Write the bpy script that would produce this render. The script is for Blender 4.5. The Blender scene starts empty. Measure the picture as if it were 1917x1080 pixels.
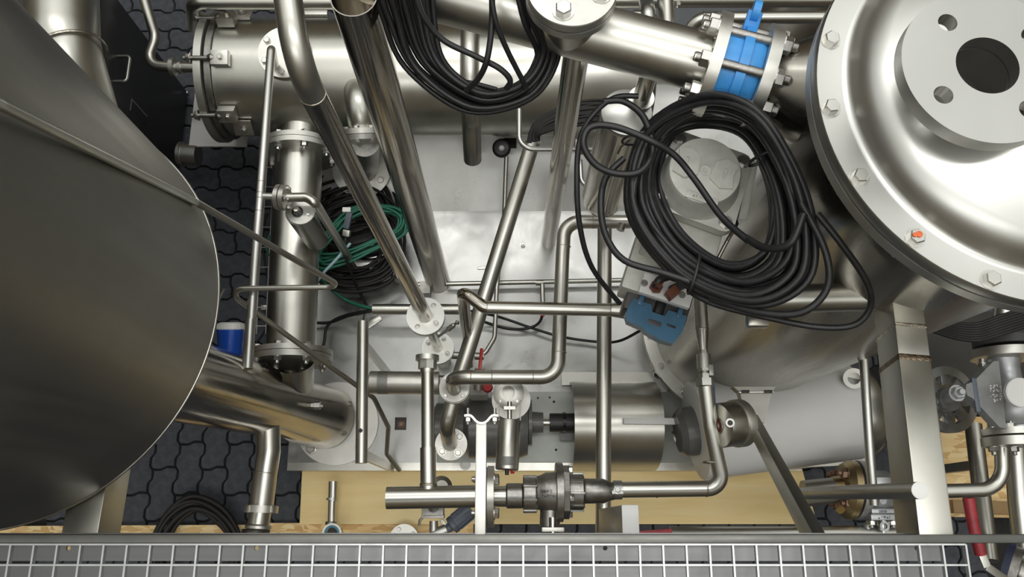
import bpy, bmesh, math, random
from mathutils import Vector, Matrix
V = Vector
rnd = random.Random(7)
scene = bpy.context.scene
COL = scene.collection

# ------------------------------------------------------------------ camera
F = 1550.0            # focal length in pixels of the 1917 px wide frame
CAMZ = 3.4            # height of the camera above the paving
TILT = math.radians(15.85)
cam_data = bpy.data.cameras.new('camera')
cam_data.sensor_width = 36.0
cam_data.lens = 36.0 * F / 1917.0
cam_data.clip_start = 0.02
cam = bpy.data.objects.new('camera', cam_data)
cam.location = (0, 0, CAMZ)
cam.rotation_euler = (TILT, 0, 0)
COL.objects.link(cam)
scene.camera = cam

# ------------------------------------------------------------------ world, lamps, exposure
world = bpy.data.worlds.new('hall')
scene.world = world
world.use_nodes = True
bg = world.node_tree.nodes['Background']
bg.inputs[0].default_value = (0.90, 0.91, 0.86, 1)
bg.inputs[1].default_value = 0.80
scene.view_settings.view_transform = 'Standard'
scene.view_settings.look = 'None'
scene.view_settings.gamma = 1.0
scene.view_settings.use_curve_mapping = False
scene.view_settings.exposure = 0.32

def lamp(name, loc, size, energy, color=(1, 0.97, 0.92), rot=(0, 0, 0)):
    d = bpy.data.lights.new(name, 'AREA')
    d.shape = 'RECTANGLE'; d.size, d.size_y = size; d.energy = energy; d.color = color
    o = bpy.data.objects.new(name, d); o.location = loc; o.rotation_euler = rot
    COL.objects.link(o)
    return o
lamp('hall_lamp', (0.6, 0.2, 6.6), (4.2, 0.45), 52, (1.0, 0.99, 0.96))
lamp('hall_lamp', (-0.4, 3.4, 6.6), (4.2, 0.45), 52, (1.0, 0.99, 0.96))
lamp('hall_lamp', (-0.4, -2.9, 6.6), (4.2, 0.45), 40, (1.0, 0.99, 0.96))

# ------------------------------------------------------------------ helpers
SN, CS = math.sin(TILT), math.cos(TILT)
def P(px, py, z):
    """point at height z seen in the photograph at (px, py)"""
    u, v = (px - 958.5) / F, (540.0 - py) / F
    r = V((u, SN + v * CS, -CS + v * SN))
    return V((0, 0, CAMZ)) + r * ((z - CAMZ) / r.z)
def depth(p):
    return p.y * SN - (p.z - CAMZ) * CS
def M(px, p):
    """metres for a width in photo pixels at point p"""
    return px * depth(p) / F
def PP(lst):
    return [P(*t) for t in lst]

WL = {}
def wl(o):
    return WL.get(o.name, V((0, 0, 0))) if o else V((0, 0, 0))
def link(o, parent=None, world_loc=None):
    COL.objects.link(o)
    if world_loc is not None:
        o.location = V(world_loc) - wl(parent)
        WL[o.name] = V(world_loc)
    if parent:
        o.parent = parent
    return o
def tag(o, label, cat, group=None, kind=None):
    if label: o['label'] = label
    if cat: o['category'] = cat
    if group: o['group'] = group
    if kind: o['kind'] = kind
    return o
def thing(name, label, cat, loc, group=None):
    o = bpy.data.objects.new(name, None)
    o.empty_display_size = 0.05
    link(o, None, loc)
    return tag(o, label, cat, group)

def frame_of(axis):
    a = V(axis).normalized()
    ref = V((0, 0, 1)) if abs(a.z) < 0.9 else V((0, 1, 0))
    u = ref.cross(a).normalized()
    w = a.cross(u).normalized()
    return u, w, a
def mat_axis(axis, spin=0.0):
    u, w, a = frame_of(axis)
    m = Matrix((u, w, a)).transposed()
    return m @ Matrix.Rotation(spin, 3, 'Z')

def fillet(pts, bend, n=7):
    pts = [V(p) for p in pts]
    if len(pts) < 3: return pts
    out = [pts[0]]
    for i in range(1, len(pts) - 1):
        b = bend[i] if isinstance(bend, (list, tuple)) else bend
        p0, p1, p2 = pts[i - 1], pts[i], pts[i + 1]
        d0, d1 = (p0 - p1), (p2 - p1)
        l0, l1 = d0.length, d1.length
        d0.normalize(); d1.normalize()
        ang = d0.angle(d1)
        if b <= 0 or ang > 3.1:
            out.append(p1); continue
        t = min(b / math.tan(ang / 2), l0 * 0.49, l1 * 0.49)
        r = t * math.tan(ang / 2)
        c = p1 + (d0 + d1).normalized() * (r / math.sin(ang / 2))
        a, e = p1 + d0 * t - c, p1 + d1 * t - c
        tot = a.angle(e)
        for k in range(n + 1):
            s = k / n
            out.append(c + (a * math.sin((1 - s) * tot) + e * math.sin(s * tot)) / math.sin(tot))
    out.append(pts[-1])
    return out
def smooth(pts, n=8, closed=False):
    pts = [V(p) for p in pts]; N = len(pts); out = []
    rng = range(N) if closed else range(N - 1)
    for i in rng:
        g = (lambda k: pts[k % N]) if closed else (lambda k: pts[max(0, min(N - 1, k))])
        p0, p1, p2, p3 = g(i - 1), g(i), g(i + 1), g(i + 2)
        for k in range(n):
            t = k / n
            out.append(0.5 * ((2 * p1) + (p2 - p0) * t + (2 * p0 - 5 * p1 + 4 * p2 - p3) * t * t + (3 * p1 - p0 - 3 * p2 + p3) * t ** 3))
    if not closed: out.append(pts[-1])
    return out

class MB:
    """collects shapes in world coordinates, builds ONE mesh object"""
    def __init__(s): s.v, s.f = [], []
    def add(s, vs, fs):
        b = len(s.v); s.v += [V(x) for x in vs]; s.f += [[b + i for i in f] for f in fs]; return s
    def box(s, c, size, rot=None):
        c = V(c); hx, hy, hz = [k / 2 for k in size]; R = rot or Matrix.Identity(3)
        vs = [c + R @ V((x * hx, y * hy, z * hz)) for z in (-1, 1) for y in (-1, 1) for x in (-1, 1)]
        return s.add(vs, [(0, 2, 3, 1), (4, 5, 7, 6), (0, 1, 5, 4), (2, 6, 7, 3), (0, 4, 6, 2), (1, 3, 7, 5)])
    def bbox(s, c, size, rot=None, b=0.003):
        """box with chamfered edges"""
        c = V(c); R = rot or Matrix.Identity(3); bm = bmesh.new()
        bmesh.ops.create_cube(bm, size=1)
        for x in bm.verts: x.co = V((x.co.x * size[0], x.co.y * size[1], x.co.z * size[2]))
        bmesh.ops.bevel(bm, geom=bm.edges[:], offset=min(b, min(size) * 0.45), segments=2, affect='EDGES', profile=0.6)
        bm.verts.index_update()
        vs = [c + R @ x.co for x in bm.verts]; fs = [[x.index for x in f.verts] for f in bm.faces]
        bm.free(); return s.add(vs, fs)
    def beam(s, a, b, w, h, up=(0, 0, 1), bev=0.003):
        a, b = V(a), V(b); d = (b - a); L = d.length; d.normalize()
        side = d.cross(V(up)).normalized(); u = side.cross(d).normalized()
        R = Matrix((d, side, u)).transposed()
        return s.bbox((a + b) / 2, (L, w, h), R, bev)
    def tube(s, pts, r, seg=16, bend=0, caps=True, nb=7, closed=False, wall=0):
        pts = fillet(pts, bend, nb) if bend else [V(p) for p in pts]
        q = [pts[0]]
        for p in pts[1:]:
            if (p - q[-1]).length > 1e-6: q.append(p)
        pts = q; N = len(pts)
        rr = r if isinstance(r, (list, tuple)) and len(r) == N else [r if not isinstance(r, (list, tuple)) else r[0]] * N
        tang = []
        for i in range(N):
            a = pts[(i - 1) % N] if (closed or i > 0) else pts[i]
            b = pts[(i + 1) % N] if (closed or i < N - 1) else pts[i]
            tang.append((b - a).normalized())
        u, w, _ = frame_of(tang[0]); vs, fs = [], []
        for i in range(N):
            t = tang[i]; u = (u - t * u.dot(t)).normalized(); w = t.cross(u)
            k = 1.0
            if 0 < i < N - 1:
                cosang = max(-1, min(1, (pts[i] - pts[i - 1]).normalized().dot((pts[i + 1] - pts[i]).normalized())))
                k = 1 / max(0.6, math.cos(math.acos(cosang) / 2))
            for j in range(seg):
                a = 2 * math.pi * j / seg
                vs.append(pts[i] + (u * math.cos(a) + w * math.sin(a)) * rr[i] * (1 if k < 1.02 else 1))
        for i in range(N if closed else N - 1):
            n2 = (i + 1) % N
            for j in range(seg):
                fs.append((i * seg + j, i * seg + (j + 1) % seg, n2 * seg + (j + 1) % seg, n2 * seg + j))
        s.add(vs, fs)
        if caps and not closed:
            for i, flip in ((0, True), (N - 1, False)):
                ring = vs[i * seg:(i + 1) * seg]
                if wall:
                    t = tang[i] * (1 if i == 0 else -1)
                    inner = [pts[i] + (x - pts[i]) * (1 - wall / rr[i]) for x in ring]
                    deep = [x + t * rr[i] * 3 for x in inner]
                    fs2 = []
                    for j in range(seg):
                        j2 = (j + 1) % seg
                        fs2 += [(j, seg + j, seg + j2, j2) if not flip else (j2, seg + j2, seg + j, j),
                                (seg + j, 2 * seg + j, 2 * seg + j2, seg + j2) if not flip else (seg + j2, 2 * seg + j2, 2 * seg + j, seg + j)]
                    fs2.append(tuple(range(2 * seg, 3 * seg)))
                    s.add(ring + inner + deep, fs2)
                else:
                    s.add(ring, [tuple(range(seg))[::-1] if flip else tuple(range(seg))])
        return s
    def lathe(s, prof, o, axis, seg=32, arc=None):
        u, w, a = frame_of(axis); o = V(o); vs, fs = [], []
        n = len(prof)
        for (r, h) in prof:
            for j in range(seg):
                t = 2 * math.pi * j / seg
                vs.append(o + a * h + (u * math.cos(t) + w * math.sin(t)) * r)
        for i in range(n - 1):
            for j in range(seg):
                fs.append((i * seg + j, i * seg + (j + 1) % seg, (i + 1) * seg + (j + 1) % seg, (i + 1) * seg + j))
        if prof[0][0] > 1e-5: fs.append(tuple(range(seg))[::-1])
        if prof[-1][0] > 1e-5: fs.append(tuple(range((n - 1) * seg, n * seg)))
        return s.add(vs, fs)
    def ring(s, prof, o, axis, seg=40):
        """closed profile revolved (a ring)"""
        u, w, a = frame_of(axis); o = V(o); vs, fs = [], []; n = len(prof)
        for (r, h) in prof:
            for j in range(seg):
                t = 2 * math.pi * j / seg
                vs.append(o + a * h + (u * math.cos(t) + w * math.sin(t)) * r)
        for i in range(n):
            k = (i + 1) % n
            for j in range(seg):
                fs.append((i * seg + j, i * seg + (j + 1) % seg, k * seg + (j + 1) % seg, k * seg + j))
        return s.add(vs, fs)
    def prism(s, outline, o, ux, uy, n_len, holes=()):
        """flat outline (2D) with holes, extruded along ux x uy by n_len"""
        ux, uy = V(ux).normalized(), V(uy).normalized(); nz = ux.cross(uy); o = V(o)
        bm = bmesh.new(); loops = []
        for lp in [outline] + list(holes):
            vv = [bm.verts.new((x, y, 0)) for x, y in lp]
            ee = [bm.edges.new((vv[i], vv[(i + 1) % len(vv)])) for i in range(len(vv))]
            loops.append(vv)
        if holes:
            bmesh.ops.triangle_fill(bm, use_beauty=True, use_dissolve=False, edges=bm.edges[:], normal=(0, 0, 1))
        else:
            bm.faces.new(loops[0])
        bm.verts.index_update()
        top = [o + ux * x.co.x + uy * x.co.y + nz * n_len for x in bm.verts]
        bot = [o + ux * x.co.x + uy * x.co.y for x in bm.verts]
        tri = [[x.index for x in f.verts] for f in bm.faces]
        bm.normal_update()
        tri = [t if f.normal.z > 0 else t[::-1] for t, f in zip(tri, bm.faces)]
        s.add(top, tri); s.add(bot, [t[::-1] for t in tri])
        k = 0
        for li, lp in enumerate(loops):
            n = len(lp); vs = [bot[k + i] for i in range(n)] + [top[k + i] for i in range(n)]
            fl = [(i, (i + 1) % n, n + (i + 1) % n, n + i) for i in range(n)]
            s.add(vs, fl); k += n
        bm.free(); return s
    def build(s, name, mat, parent=None, sharp=35, center=None, smooth_=True, fixn=True):
        vs = s.v
        if center is None:
            lo = V([min(p[i] for p in vs) for i in range(3)]); hi = V([max(p[i] for p in vs) for i in range(3)])
            center = (lo + hi) / 2
        me = bpy.data.meshes.new(name)
        me.from_pydata([tuple(p - center) for p in vs], [], s.f)
        if fixn:
            bm = bmesh.new(); bm.from_mesh(me)
            bmesh.ops.remove_doubles(bm, verts=bm.verts[:], dist=1e-6)
            bmesh.ops.recalc_face_normals(bm, faces=bm.faces[:])
            bm.to_mesh(me); bm.free()
        if smooth_:
            me.polygons.foreach_set('use_smooth', [True] * len(me.polygons))
            me.set_sharp_from_angle(angle=math.radians(sharp))
        me.materials.append(mat)
        o = bpy.data.objects.new(name, me)
        link(o, parent, center)
        return o

def circle(r, n=24, cx=0, cy=0, a0=0):
    return [(cx + r * math.cos(a0 + 2 * math.pi * i / n), cy + r * math.sin(a0 + 2 * math.pi * i / n)) for i in range(n)]

# ------------------------------------------------------------------ materials
MATS = {}
def nodes_of(name):
    m = bpy.data.materials.new(name); m.use_nodes = True
    nt = m.node_tree; return m, nt, nt.nodes['Principled BSDF']
def N(nt, typ, **kw):
    n = nt.nodes.new(typ)
    for k, v in kw.items():
        if k in ('operation', 'blend_type', 'wave_type', 'feature', 'bands_direction', 'noise_dimensions', 'interpolation'): setattr(n, k, v)
        else: n.inputs[k.replace('_', ' ')].default_value = v
    return n
def coords(nt, scale=(1, 1, 1), rot=(0, 0, 0), kind='Object'):
    tc = nt.nodes.new('ShaderNodeTexCoord'); mp = nt.nodes.new('ShaderNodeMapping')
    mp.inputs['Scale'].default_value = scale; mp.inputs['Rotation'].default_value = rot
    nt.links.new(tc.outputs[kind], mp.inputs['Vector']); return mp.outputs['Vector']
def ramp(nt, fac, stops):
    r = nt.nodes.new('ShaderNodeValToRGB'); e = r.color_ramp.elements
    while len(e) < len(stops): e.new(0.5)
    for x, (p, col) in zip(e, stops): x.position = p; x.color = (*col, 1) if len(col) == 3 else col
    nt.links.new(fac, r.inputs[0]); return r.outputs[0]
def metal(name, col, rough, var=0.10, rvar=0.10, brush=None, scale=6.0, bump=0.02, aniso=0.0, metallic=1.0):
    m, nt, b = nodes_of(name)
    b.inputs['Metallic'].default_value = metallic
    vec = coords(nt)
    n1 = N(nt, 'ShaderNodeTexNoise', Scale=scale, Detail=5.0, Roughness=0.6); nt.links.new(vec, n1.inputs['Vector'])
    lo = [max(0, c * (1 - var)) for c in col]; hi = [min(1, c * (1 + var)) for c in col]
    nt.links.new(ramp(nt, n1.outputs['Fac'], [(0.3, lo), (0.7, hi)]), b.inputs['Base Color'])
    n2 = N(nt, 'ShaderNodeTexNoise', Scale=scale * 0.6, Detail=4.0, Roughness=0.65)
    nt.links.new(coords(nt, brush or (1.3, 1, 1)), n2.inputs['Vector'])
    mr = nt.nodes.new('ShaderNodeMapRange')
    mr.inputs['From Min'].default_value = 0.3; mr.inputs['From Max'].default_value = 0.7
    mr.inputs['To Min'].default_value = max(0.03, rough - rvar); mr.inputs['To Max'].default_value = rough + rvar
    nt.links.new(n2.outputs['Fac'], mr.inputs['Value']); nt.links.new(mr.outputs[0], b.inputs['Roughness'])
    if bump:
        bp = nt.nodes.new('ShaderNodeBump'); bp.inputs['Strength'].default_value = bump; bp.inputs['Distance'].default_value = 0.01
        nt.links.new(n2.outputs['Fac'], bp.inputs['Height']); nt.links.new(bp.outputs[0], b.inputs['Normal'])
    if aniso: b.inputs['Anisotropic'].default_value = aniso
    MATS[name] = m; return m
def plain(name, col, rough=0.5, var=0.08, scale=20.0, bump=0.0, spec=0.5, trans=0.0, metallic=0.0, coat=0.0):
    m, nt, b = nodes_of(name)
    vec = coords(nt)
    n1 = N(nt, 'ShaderNodeTexNoise', Scale=scale, Detail=4.0, Roughness=0.6); nt.links.new(vec, n1.inputs['Vector'])
    lo = [max(0, c * (1 - var)) for c in col]; hi = [min(1, c * (1 + var)) for c in col]
    nt.links.new(ramp(nt, n1.outputs['Fac'], [(0.3, lo), (0.7, hi)]), b.inputs['Base Color'])
    b.inputs['Roughness'].default_value = rough; b.inputs['Specular IOR Level'].default_value = spec
    b.inputs['Transmission Weight'].default_value = trans; b.inputs['Metallic'].default_value = metallic
    b.inputs['Coat Weight'].default_value = coat
    if bump:
        bp = nt.nodes.new('ShaderNodeBump'); bp.inputs['Strength'].default_value = bump; bp.inputs['Distance'].default_value = 0.004
        nt.links.new(n1.outputs['Fac'], bp.inputs['Height']); nt.links.new(bp.outputs[0], b.inputs['Normal'])
    MATS[name] = m; return m

S_SAT = metal('satin_steel', (0.61, 0.60, 0.555), 0.34, 0.05, 0.06)
S_VES = metal('vessel_steel', (0.41, 0.39, 0.35), 0.28, 0.06, 0.07, (6, 6, 0.6), 3.0, 0.0)
S_POL = metal('polished_steel', (0.50, 0.47, 0.42), 0.17, 0.05, 0.06, (20, 20, 0.6), 5.0, 0.03)
S_FLG = metal('flange_steel', (0.66, 0.65, 0.61), 0.45, 0.06, 0.08, None, 14.0, 0.05)
S_BLT = metal('bolt_steel', (0.62, 0.61, 0.58), 0.33, 0.08, 0.08, None, 40.0)
S_RSB = metal('rusty_bolt_steel', (0.30, 0.20, 0.15), 0.55, 0.35, 0.10, None, 60.0)
S_COV = metal('cover_steel', (0.60, 0.60, 0.575), 0.36, 0.04, 0.06, None, 4.0, 0.01)
S_DRK = metal('tank_steel', (0.36, 0.35, 0.32), 0.42, 0.08, 0.08, (9, 9, 0.5), 2.5, 0.0)
S_BEAM = metal('beam_steel', (0.56, 0.55, 0.50), 0.38, 0.08, 0.08, None, 5.0, 0.03)
S_CAST = metal('cast_steel', (0.36, 0.35, 0.33), 0.42, 0.10, 0.08, None, 60.0, 0.12)
S_GALV = metal('galvanised_steel', (0.52, 0.53, 0.53), 0.42, 0.10, 0.08, None, 30.0, 0.03)
S_FRM = metal('dark_frame_steel', (0.17, 0.17, 0.16), 0.40, 0.15, 0.10, (1, 6, 6), 8.0, 0.05)
S_WELD = metal('weld_bead', (0.62, 0.58, 0.50), 0.3, 0.2, 0.08, None, 60.0, 0.3)
S_SPRAY = plain('silver_paint', (0.42, 0.43, 0.44), 0.38, 0.12, 30.0, 0.05, 0.5, 0, 0.6)
GREYC = plain('grey_cast_aluminium', (0.62, 0.62, 0.57), 0.55, 0.08, 40.0, 0.08, 0.5, 0, 0.35)
GREYP = plain('dark_grey_paint', (0.115, 0.115, 0.11), 0.32, 0.12, 25.0, 0.10, 0.6)
PUMPP = plain('pump_plate_paint', (0.40, 0.42, 0.39), 0.45, 0.10, 12.0, 0.03, 0.5, 0, 0.35)
COWL = plain('white_grey_paint', (0.72, 0.72, 0.71), 0.42, 0.03, 5.0)
BLACKR = plain('black_rubber', (0.018, 0.018, 0.020), 0.42, 0.25, 60.0, 0.03, 0.5)
BLACKC = plain('black_cable_old', (0.012, 0.011, 0.011), 0.6, 0.3, 60.0)
BLACKP = plain('black_plastic', (0.02, 0.02, 0.021), 0.4, 0.2, 40.0)
CABIN = plain('black_cabinet_paint', (0.022, 0.022, 0.022), 0.38, 0.1, 15.0)
GREENC = plain('green_cable', (0.02, 0.16, 0.10), 0.45, 0.2, 40.0)
TEALC = plain('pale_blue_tube', (0.42, 0.60, 0.66), 0.45, 0.1, 40.0)
BLUEV = plain('blue_valve_paint', (0.06, 0.33, 0.78), 0.38, 0.10, 25.0, 0.05, 0.5)
BLUEB = plain('blue_cap_plastic', (0.01, 0.085, 0.50), 0.30, 0.06, 20.0)
BLUET = plain('blue_lid_plastic', (0.075, 0.18, 0.29), 0.25, 0.12, 20.0, 0, 0.5, 0.25)
SLATE = plain('slate_grey_plastic', (0.10, 0.12, 0.15), 0.4, 0.08, 20.0)
DARKH = plain('dark_housing', (0.05, 0.05, 0.052), 0.45, 0.15, 30.0)
REDP = plain('red_plastic', (0.62, 0.02, 0.015), 0.35, 0.08, 20.0)
REDD = plain('dark_red_grip', (0.33, 0.035, 0.045), 0.42, 0.35, 25.0)
WHITEP = plain('white_plastic', (0.82, 0.82, 0.80), 0.4, 0.03, 20.0)
BROWNR = plain('red_brown_plastic', (0.16, 0.05, 0.025), 0.4, 0.2, 40.0)
DARKHOLE = plain('dark_bore', (0.03, 0.028, 0.026), 0.6, 0.4, 30.0)
ORANGE = plain('orange_paint_mark', (0.75, 0.16, 0.05), 0.6, 0.2, 200.0)

def sheet_mat(name, col, rough):
    """stainless sheet with swirled wipe marks"""
    m, nt, b = nodes_of(name)
    b.inputs['Metallic'].default_value = 1.0
    vec = coords(nt)
    n0 = N(nt, 'ShaderNodeTexNoise', Scale=2.2, Detail=3.0); nt.links.new(vec, n0.inputs['Vector'])
    mix = nt.nodes.new('ShaderNodeVectorMath'); mix.operation = 'MULTIPLY_ADD'
    mix.inputs[1].default_value = (0.5, 0.5, 0.5)
    nt.links.new(n0.outputs['Color'], mix.inputs[0]); nt.links.new(vec, mix.inputs[2])
    n1 = N(nt, 'ShaderNodeTexNoise', Scale=5.5, Detail=6.0, Roughness=0.62); nt.links.new(mix.outputs[0], n1.inputs['Vector'])
    nt.links.new(ramp(nt, n1.outputs['Fac'], [(0.32, [c * 0.86 for c in col]), (0.66, [min(1, c * 1.08) for c in col])]), b.inputs['Base Color'])
    mr = nt.nodes.new('ShaderNodeMapRange')
    mr.inputs['From Min'].default_value = 0.3; mr.inputs['From Max'].default_value = 0.7
    mr.inputs['To Min'].default_value = rough - 0.07; mr.inputs['To Max'].default_value = rough + 0.14
    nt.links.new(n1.outputs['Fac'], mr.inputs['Value']); nt.links.new(mr.outputs[0], b.inputs['Roughness'])
    bp = nt.nodes.new('ShaderNodeBump'); bp.inputs['Strength'].default_value = 0.16; bp.inputs['Distance'].default_value = 0.02
    nt.links.new(n0.outputs['Fac'], bp.inputs['Height']); nt.links.new(bp.outputs[0], b.inputs['Normal'])
    MATS[name] = m; return m
SHEET = sheet_mat('stainless_sheet', (0.43, 0.43, 0.42), 0.30)
TRAY = sheet_mat('worn_tray_sheet', (0.22, 0.22, 0.225), 0.42)

def wood_mat(name):
    m, nt, b = nodes_of(name)
    vec = coords(nt, (1.2, 9, 9))
    n1 = N(nt, 'ShaderNodeTexNoise', Scale=2.2, Detail=6.0, Roughness=0.6, Distortion=0.6); nt.links.new(vec, n1.inputs['Vector'])
    c1 = ramp(nt, n1.outputs['Fac'], [(0.25, (0.80, 0.58, 0.25)), (0.5, (0.88, 0.69, 0.34)), (0.75, (0.92, 0.76, 0.43))])
    v = N(nt, 'ShaderNodeTexVoronoi', Scale=4.2, Randomness=1.0); nt.links.new(coords(nt, (1, 1.5, 1)), v.inputs['Vector'])
    kn = ramp(nt, v.outputs['Distance'], [(0.03, (1, 1, 1)), (0.11, (0, 0, 0))])
    mx = nt.nodes.new('ShaderNodeMixRGB'); nt.links.new(kn, mx.inputs[0]); nt.links.new(c1, mx.inputs[1]); mx.inputs[2].default_value = (0.34, 0.19, 0.08, 1)
    nt.links.new(mx.outputs[0], b.inputs['Base Color']); b.inputs['Roughness'].default_value = 0.6
    MATS[name] = m; return m
PLY = wood_mat('spruce_plywood')
def osb_mat(name):
    m, nt, b = nodes_of(name)
    outs = []
    for k, (rot, sc) in enumerate(((0.5, (20, 56, 30)), (-0.7, (20, 60, 30)), (1.35, (18, 52, 30)))):
        v = N(nt, 'ShaderNodeTexVoronoi', Scale=1.0, Randomness=1.0); nt.links.new(coords(nt, sc, (0, 0, rot)), v.inputs['Vector'])
        outs.append(v)
    c = None
    pal = [[(0.0, (0.62, 0.38, 0.14)), (0.5, (0.83, 0.60, 0.29)), (1.0, (0.90, 0.72, 0.40))]] * 3
    for k, v in enumerate(outs):
        sep = nt.nodes.new('ShaderNodeSeparateColor'); nt.links.new(v.outputs['Color'], sep.inputs[0])
        col = ramp(nt, sep.outputs[k], pal[k])
        if c is None: c = col
        else:
            msk = ramp(nt, sep.outputs[(k + 1) % 3], [(0.48, (0, 0, 0)), (0.52, (1, 1, 1))])
            mx = nt.nodes.new('ShaderNodeMixRGB'); nt.links.new(msk, mx.inputs[0]); nt.links.new(c, mx.inputs[1]); nt.links.new(col, mx.inputs[2]); c = mx.outputs[0]
    nt.links.new(c, b.inputs['Base Color']); b.inputs['Roughness'].default_value = 0.6
    bp = nt.nodes.new('ShaderNodeBump'); bp.inputs['Strength'].default_value = 0.3; bp.inputs['Distance'].default_value = 0.004
    nt.links.new(outs[0].outputs['Distance'], bp.inputs['Height']); nt.links.new(bp.outputs[0], b.inputs['Normal'])
    MATS[name] = m; return m
OSB = osb_mat('osb_board')
PAVE = plain('dark_concrete', (0.060, 0.065, 0.078), 0.72, 0.28, 35.0, 0.25, 0.35)
JOINT = plain('dark_joint_sand', (0.016, 0.016, 0.017), 0.9, 0.3, 60.0)
HALLW = plain('hall_wall_paint', (0.22, 0.175, 0.115), 0.8, 0.15, 1.5)

# ------------------------------------------------------------------ shared bolts, flanges, welds
def hexring(r, z, rot=0):
    return [(r * math.cos(rot + math.pi / 3 * i), r * math.sin(rot + math.pi / 3 * i), z) for i in range(6)]
_bolt = {}
def bolt_mesh(kind, mat):
    key = (kind, mat.name)
    if key in _bolt: return _bolt[key]
    b = MB()
    if kind == 'head':
        b.lathe([(1.28, 0), (1.28, 0.14), (0.0, 0.14)], (0, 0, 0), (0, 0, 1), 16)
        vs = hexring(1.0, 0.12) + hexring(1.0, 0.82) + hexring(0.86, 0.95)
        fs = [(i, (i + 1) % 6, 6 + (i + 1) % 6, 6 + i) for i in range(6)] + [(6 + i, 6 + (i + 1) % 6, 12 + (i + 1) % 6, 12 + i) for i in range(6)] + [tuple(range(12, 18))]
        b.add(vs, fs)
    else:      # nut with a stud end
        b.lathe([(1.25, 0), (1.25, 0.14), (0.0, 0.14)], (0, 0, 0), (0, 0, 1), 16)
        vs = hexring(1.0, 0.12) + hexring(1.0, 0.95) + hexring(0.86, 1.05)
        fs = [(i, (i + 1) % 6, 6 + (i + 1) % 6, 6 + i) for i in range(6)] + [(6 + i, 6 + (i + 1) % 6, 12 + (i + 1) % 6, 12 + i) for i in range(6)] + [tuple(range(12, 18))]
        b.add(vs, fs)
        b.lathe([(0.52, 0.9), (0.52, 1.65), (0.42, 1.75), (0, 1.75)], (0, 0, 0), (0, 0, 1), 12)
    o = b.build('tmp_bolt', mat, None, 30, V((0, 0, 0)))
    me = o.data; me.name = 'bolt_' + kind
    bpy.data.objects.remove(o)
    _bolt[key] = me; return me
def bolt(parent, p, axis, r, kind='head', mat=None, name=None, spin=None):
    me = bolt_mesh(kind, mat or S_BLT)
    o = bpy.data.objects.new(name or ('bolt' if kind == 'head' else 'nut'), me)
    o.rotation_mode = 'QUATERNION'
    o.rotation_quaternion = mat_axis(axis, rnd.uniform(0, 1.05) if spin is None else spin).to_quaternion()
    o.scale = (r, r, r)
    link(o, parent, p); return o
def flange(parent, p, axis, R, t, bore, nb=0, rbc=0, rb=0.008, front='head', back=None, holes=(), mat=None, a0=0.3, name='flange', skip=(), bmat=None, sub=True):
    """disc from p to p+axis*t ; bolts on the front (+axis) and back face"""
    mat = mat or S_FLG; u, w, a = frame_of(axis); p = V(p)
    hl = []
    if bore > 0: hl.append(circle(bore, 28))
    for k in holes:
        t_ = a0 + 2 * math.pi * k / nb
        hl.append(circle(rb * 1.05, 12, rbc * math.cos(t_), rbc * math.sin(t_)))
    m = MB().prism(circle(R, 48), p, u, w, t, hl)
    o = m.build(name, mat, parent, 30)
    bp = o if (sub and parent is not None) else (o if parent is None else parent)
    for k in range(nb):
        if k in holes or k in skip: continue
        t_ = a0 + 2 * math.pi * k / nb
        d = (u * math.cos(t_) + w * math.sin(t_)) * rbc
        if front: bolt(bp, p + a * t + d, a, rb, front, bmat)
        if back: bolt(bp, p + d, -a, rb, back, bmat)
    return o
def weld(parent, p, axis, r, w=0.0022, name='weld_seam', mat=None):
    prof = [(r + w * math.cos(t) * 0.9, w * math.sin(t) * 1.3) for t in [2 * math.pi * k / 6 for k in range(6)]]
    return MB().ring(prof, p, axis, 32).build(name, mat or S_WELD, parent, 80)
def pipe_part(parent, name, pts, dia, mat, bend=None, seg=20, wall=0, caps=True):
    b = dia * 1.1 if bend is None else bend
    return MB().tube(pts, dia / 2, seg, b, caps, 7, False, wall).build(name, mat, parent, 40)
_fc = {}
def text(parent, body, p, ux, uy, size, mat, extrude=0.0006, name='lettering'):
    cu = bpy.data.curves.new('lettering', 'FONT'); cu.body = body; cu.size = size; cu.extrude = extrude
    cu.align_x = 'CENTER'; cu.align_y = 'CENTER'; cu.resolution_u = 2
    tmp = bpy.data.objects.new('tmp_text', cu); COL.objects.link(tmp)
    dg = bpy.context.evaluated_depsgraph_get()
    me = bpy.data.meshes.new_from_object(tmp.evaluated_get(dg)); me.name = 'lettering'
    bpy.data.objects.remove(tmp)
    ux = V(ux).normalized(); uy = V(uy); uy = (uy - ux * uy.dot(ux)).normalized(); nz = ux.cross(uy)
    me.transform(Matrix((ux, uy, nz)).transposed().to_4x4())
    me.materials.clear(); me.materials.append(mat)
    o = bpy.data.objects.new(name, me); link(o, parent, p); return o
def cable(parent, name, pts, r, mat, n=8, seg=8, closed=False, label=None, cat=None, group=None):
    o = MB().tube(smooth(pts, n, closed), r, seg, 0, True, 7, closed).build(name, mat, parent, 60, fixn=False)
    if label: tag(o, label, cat or 'cable', group)
    return o
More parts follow.
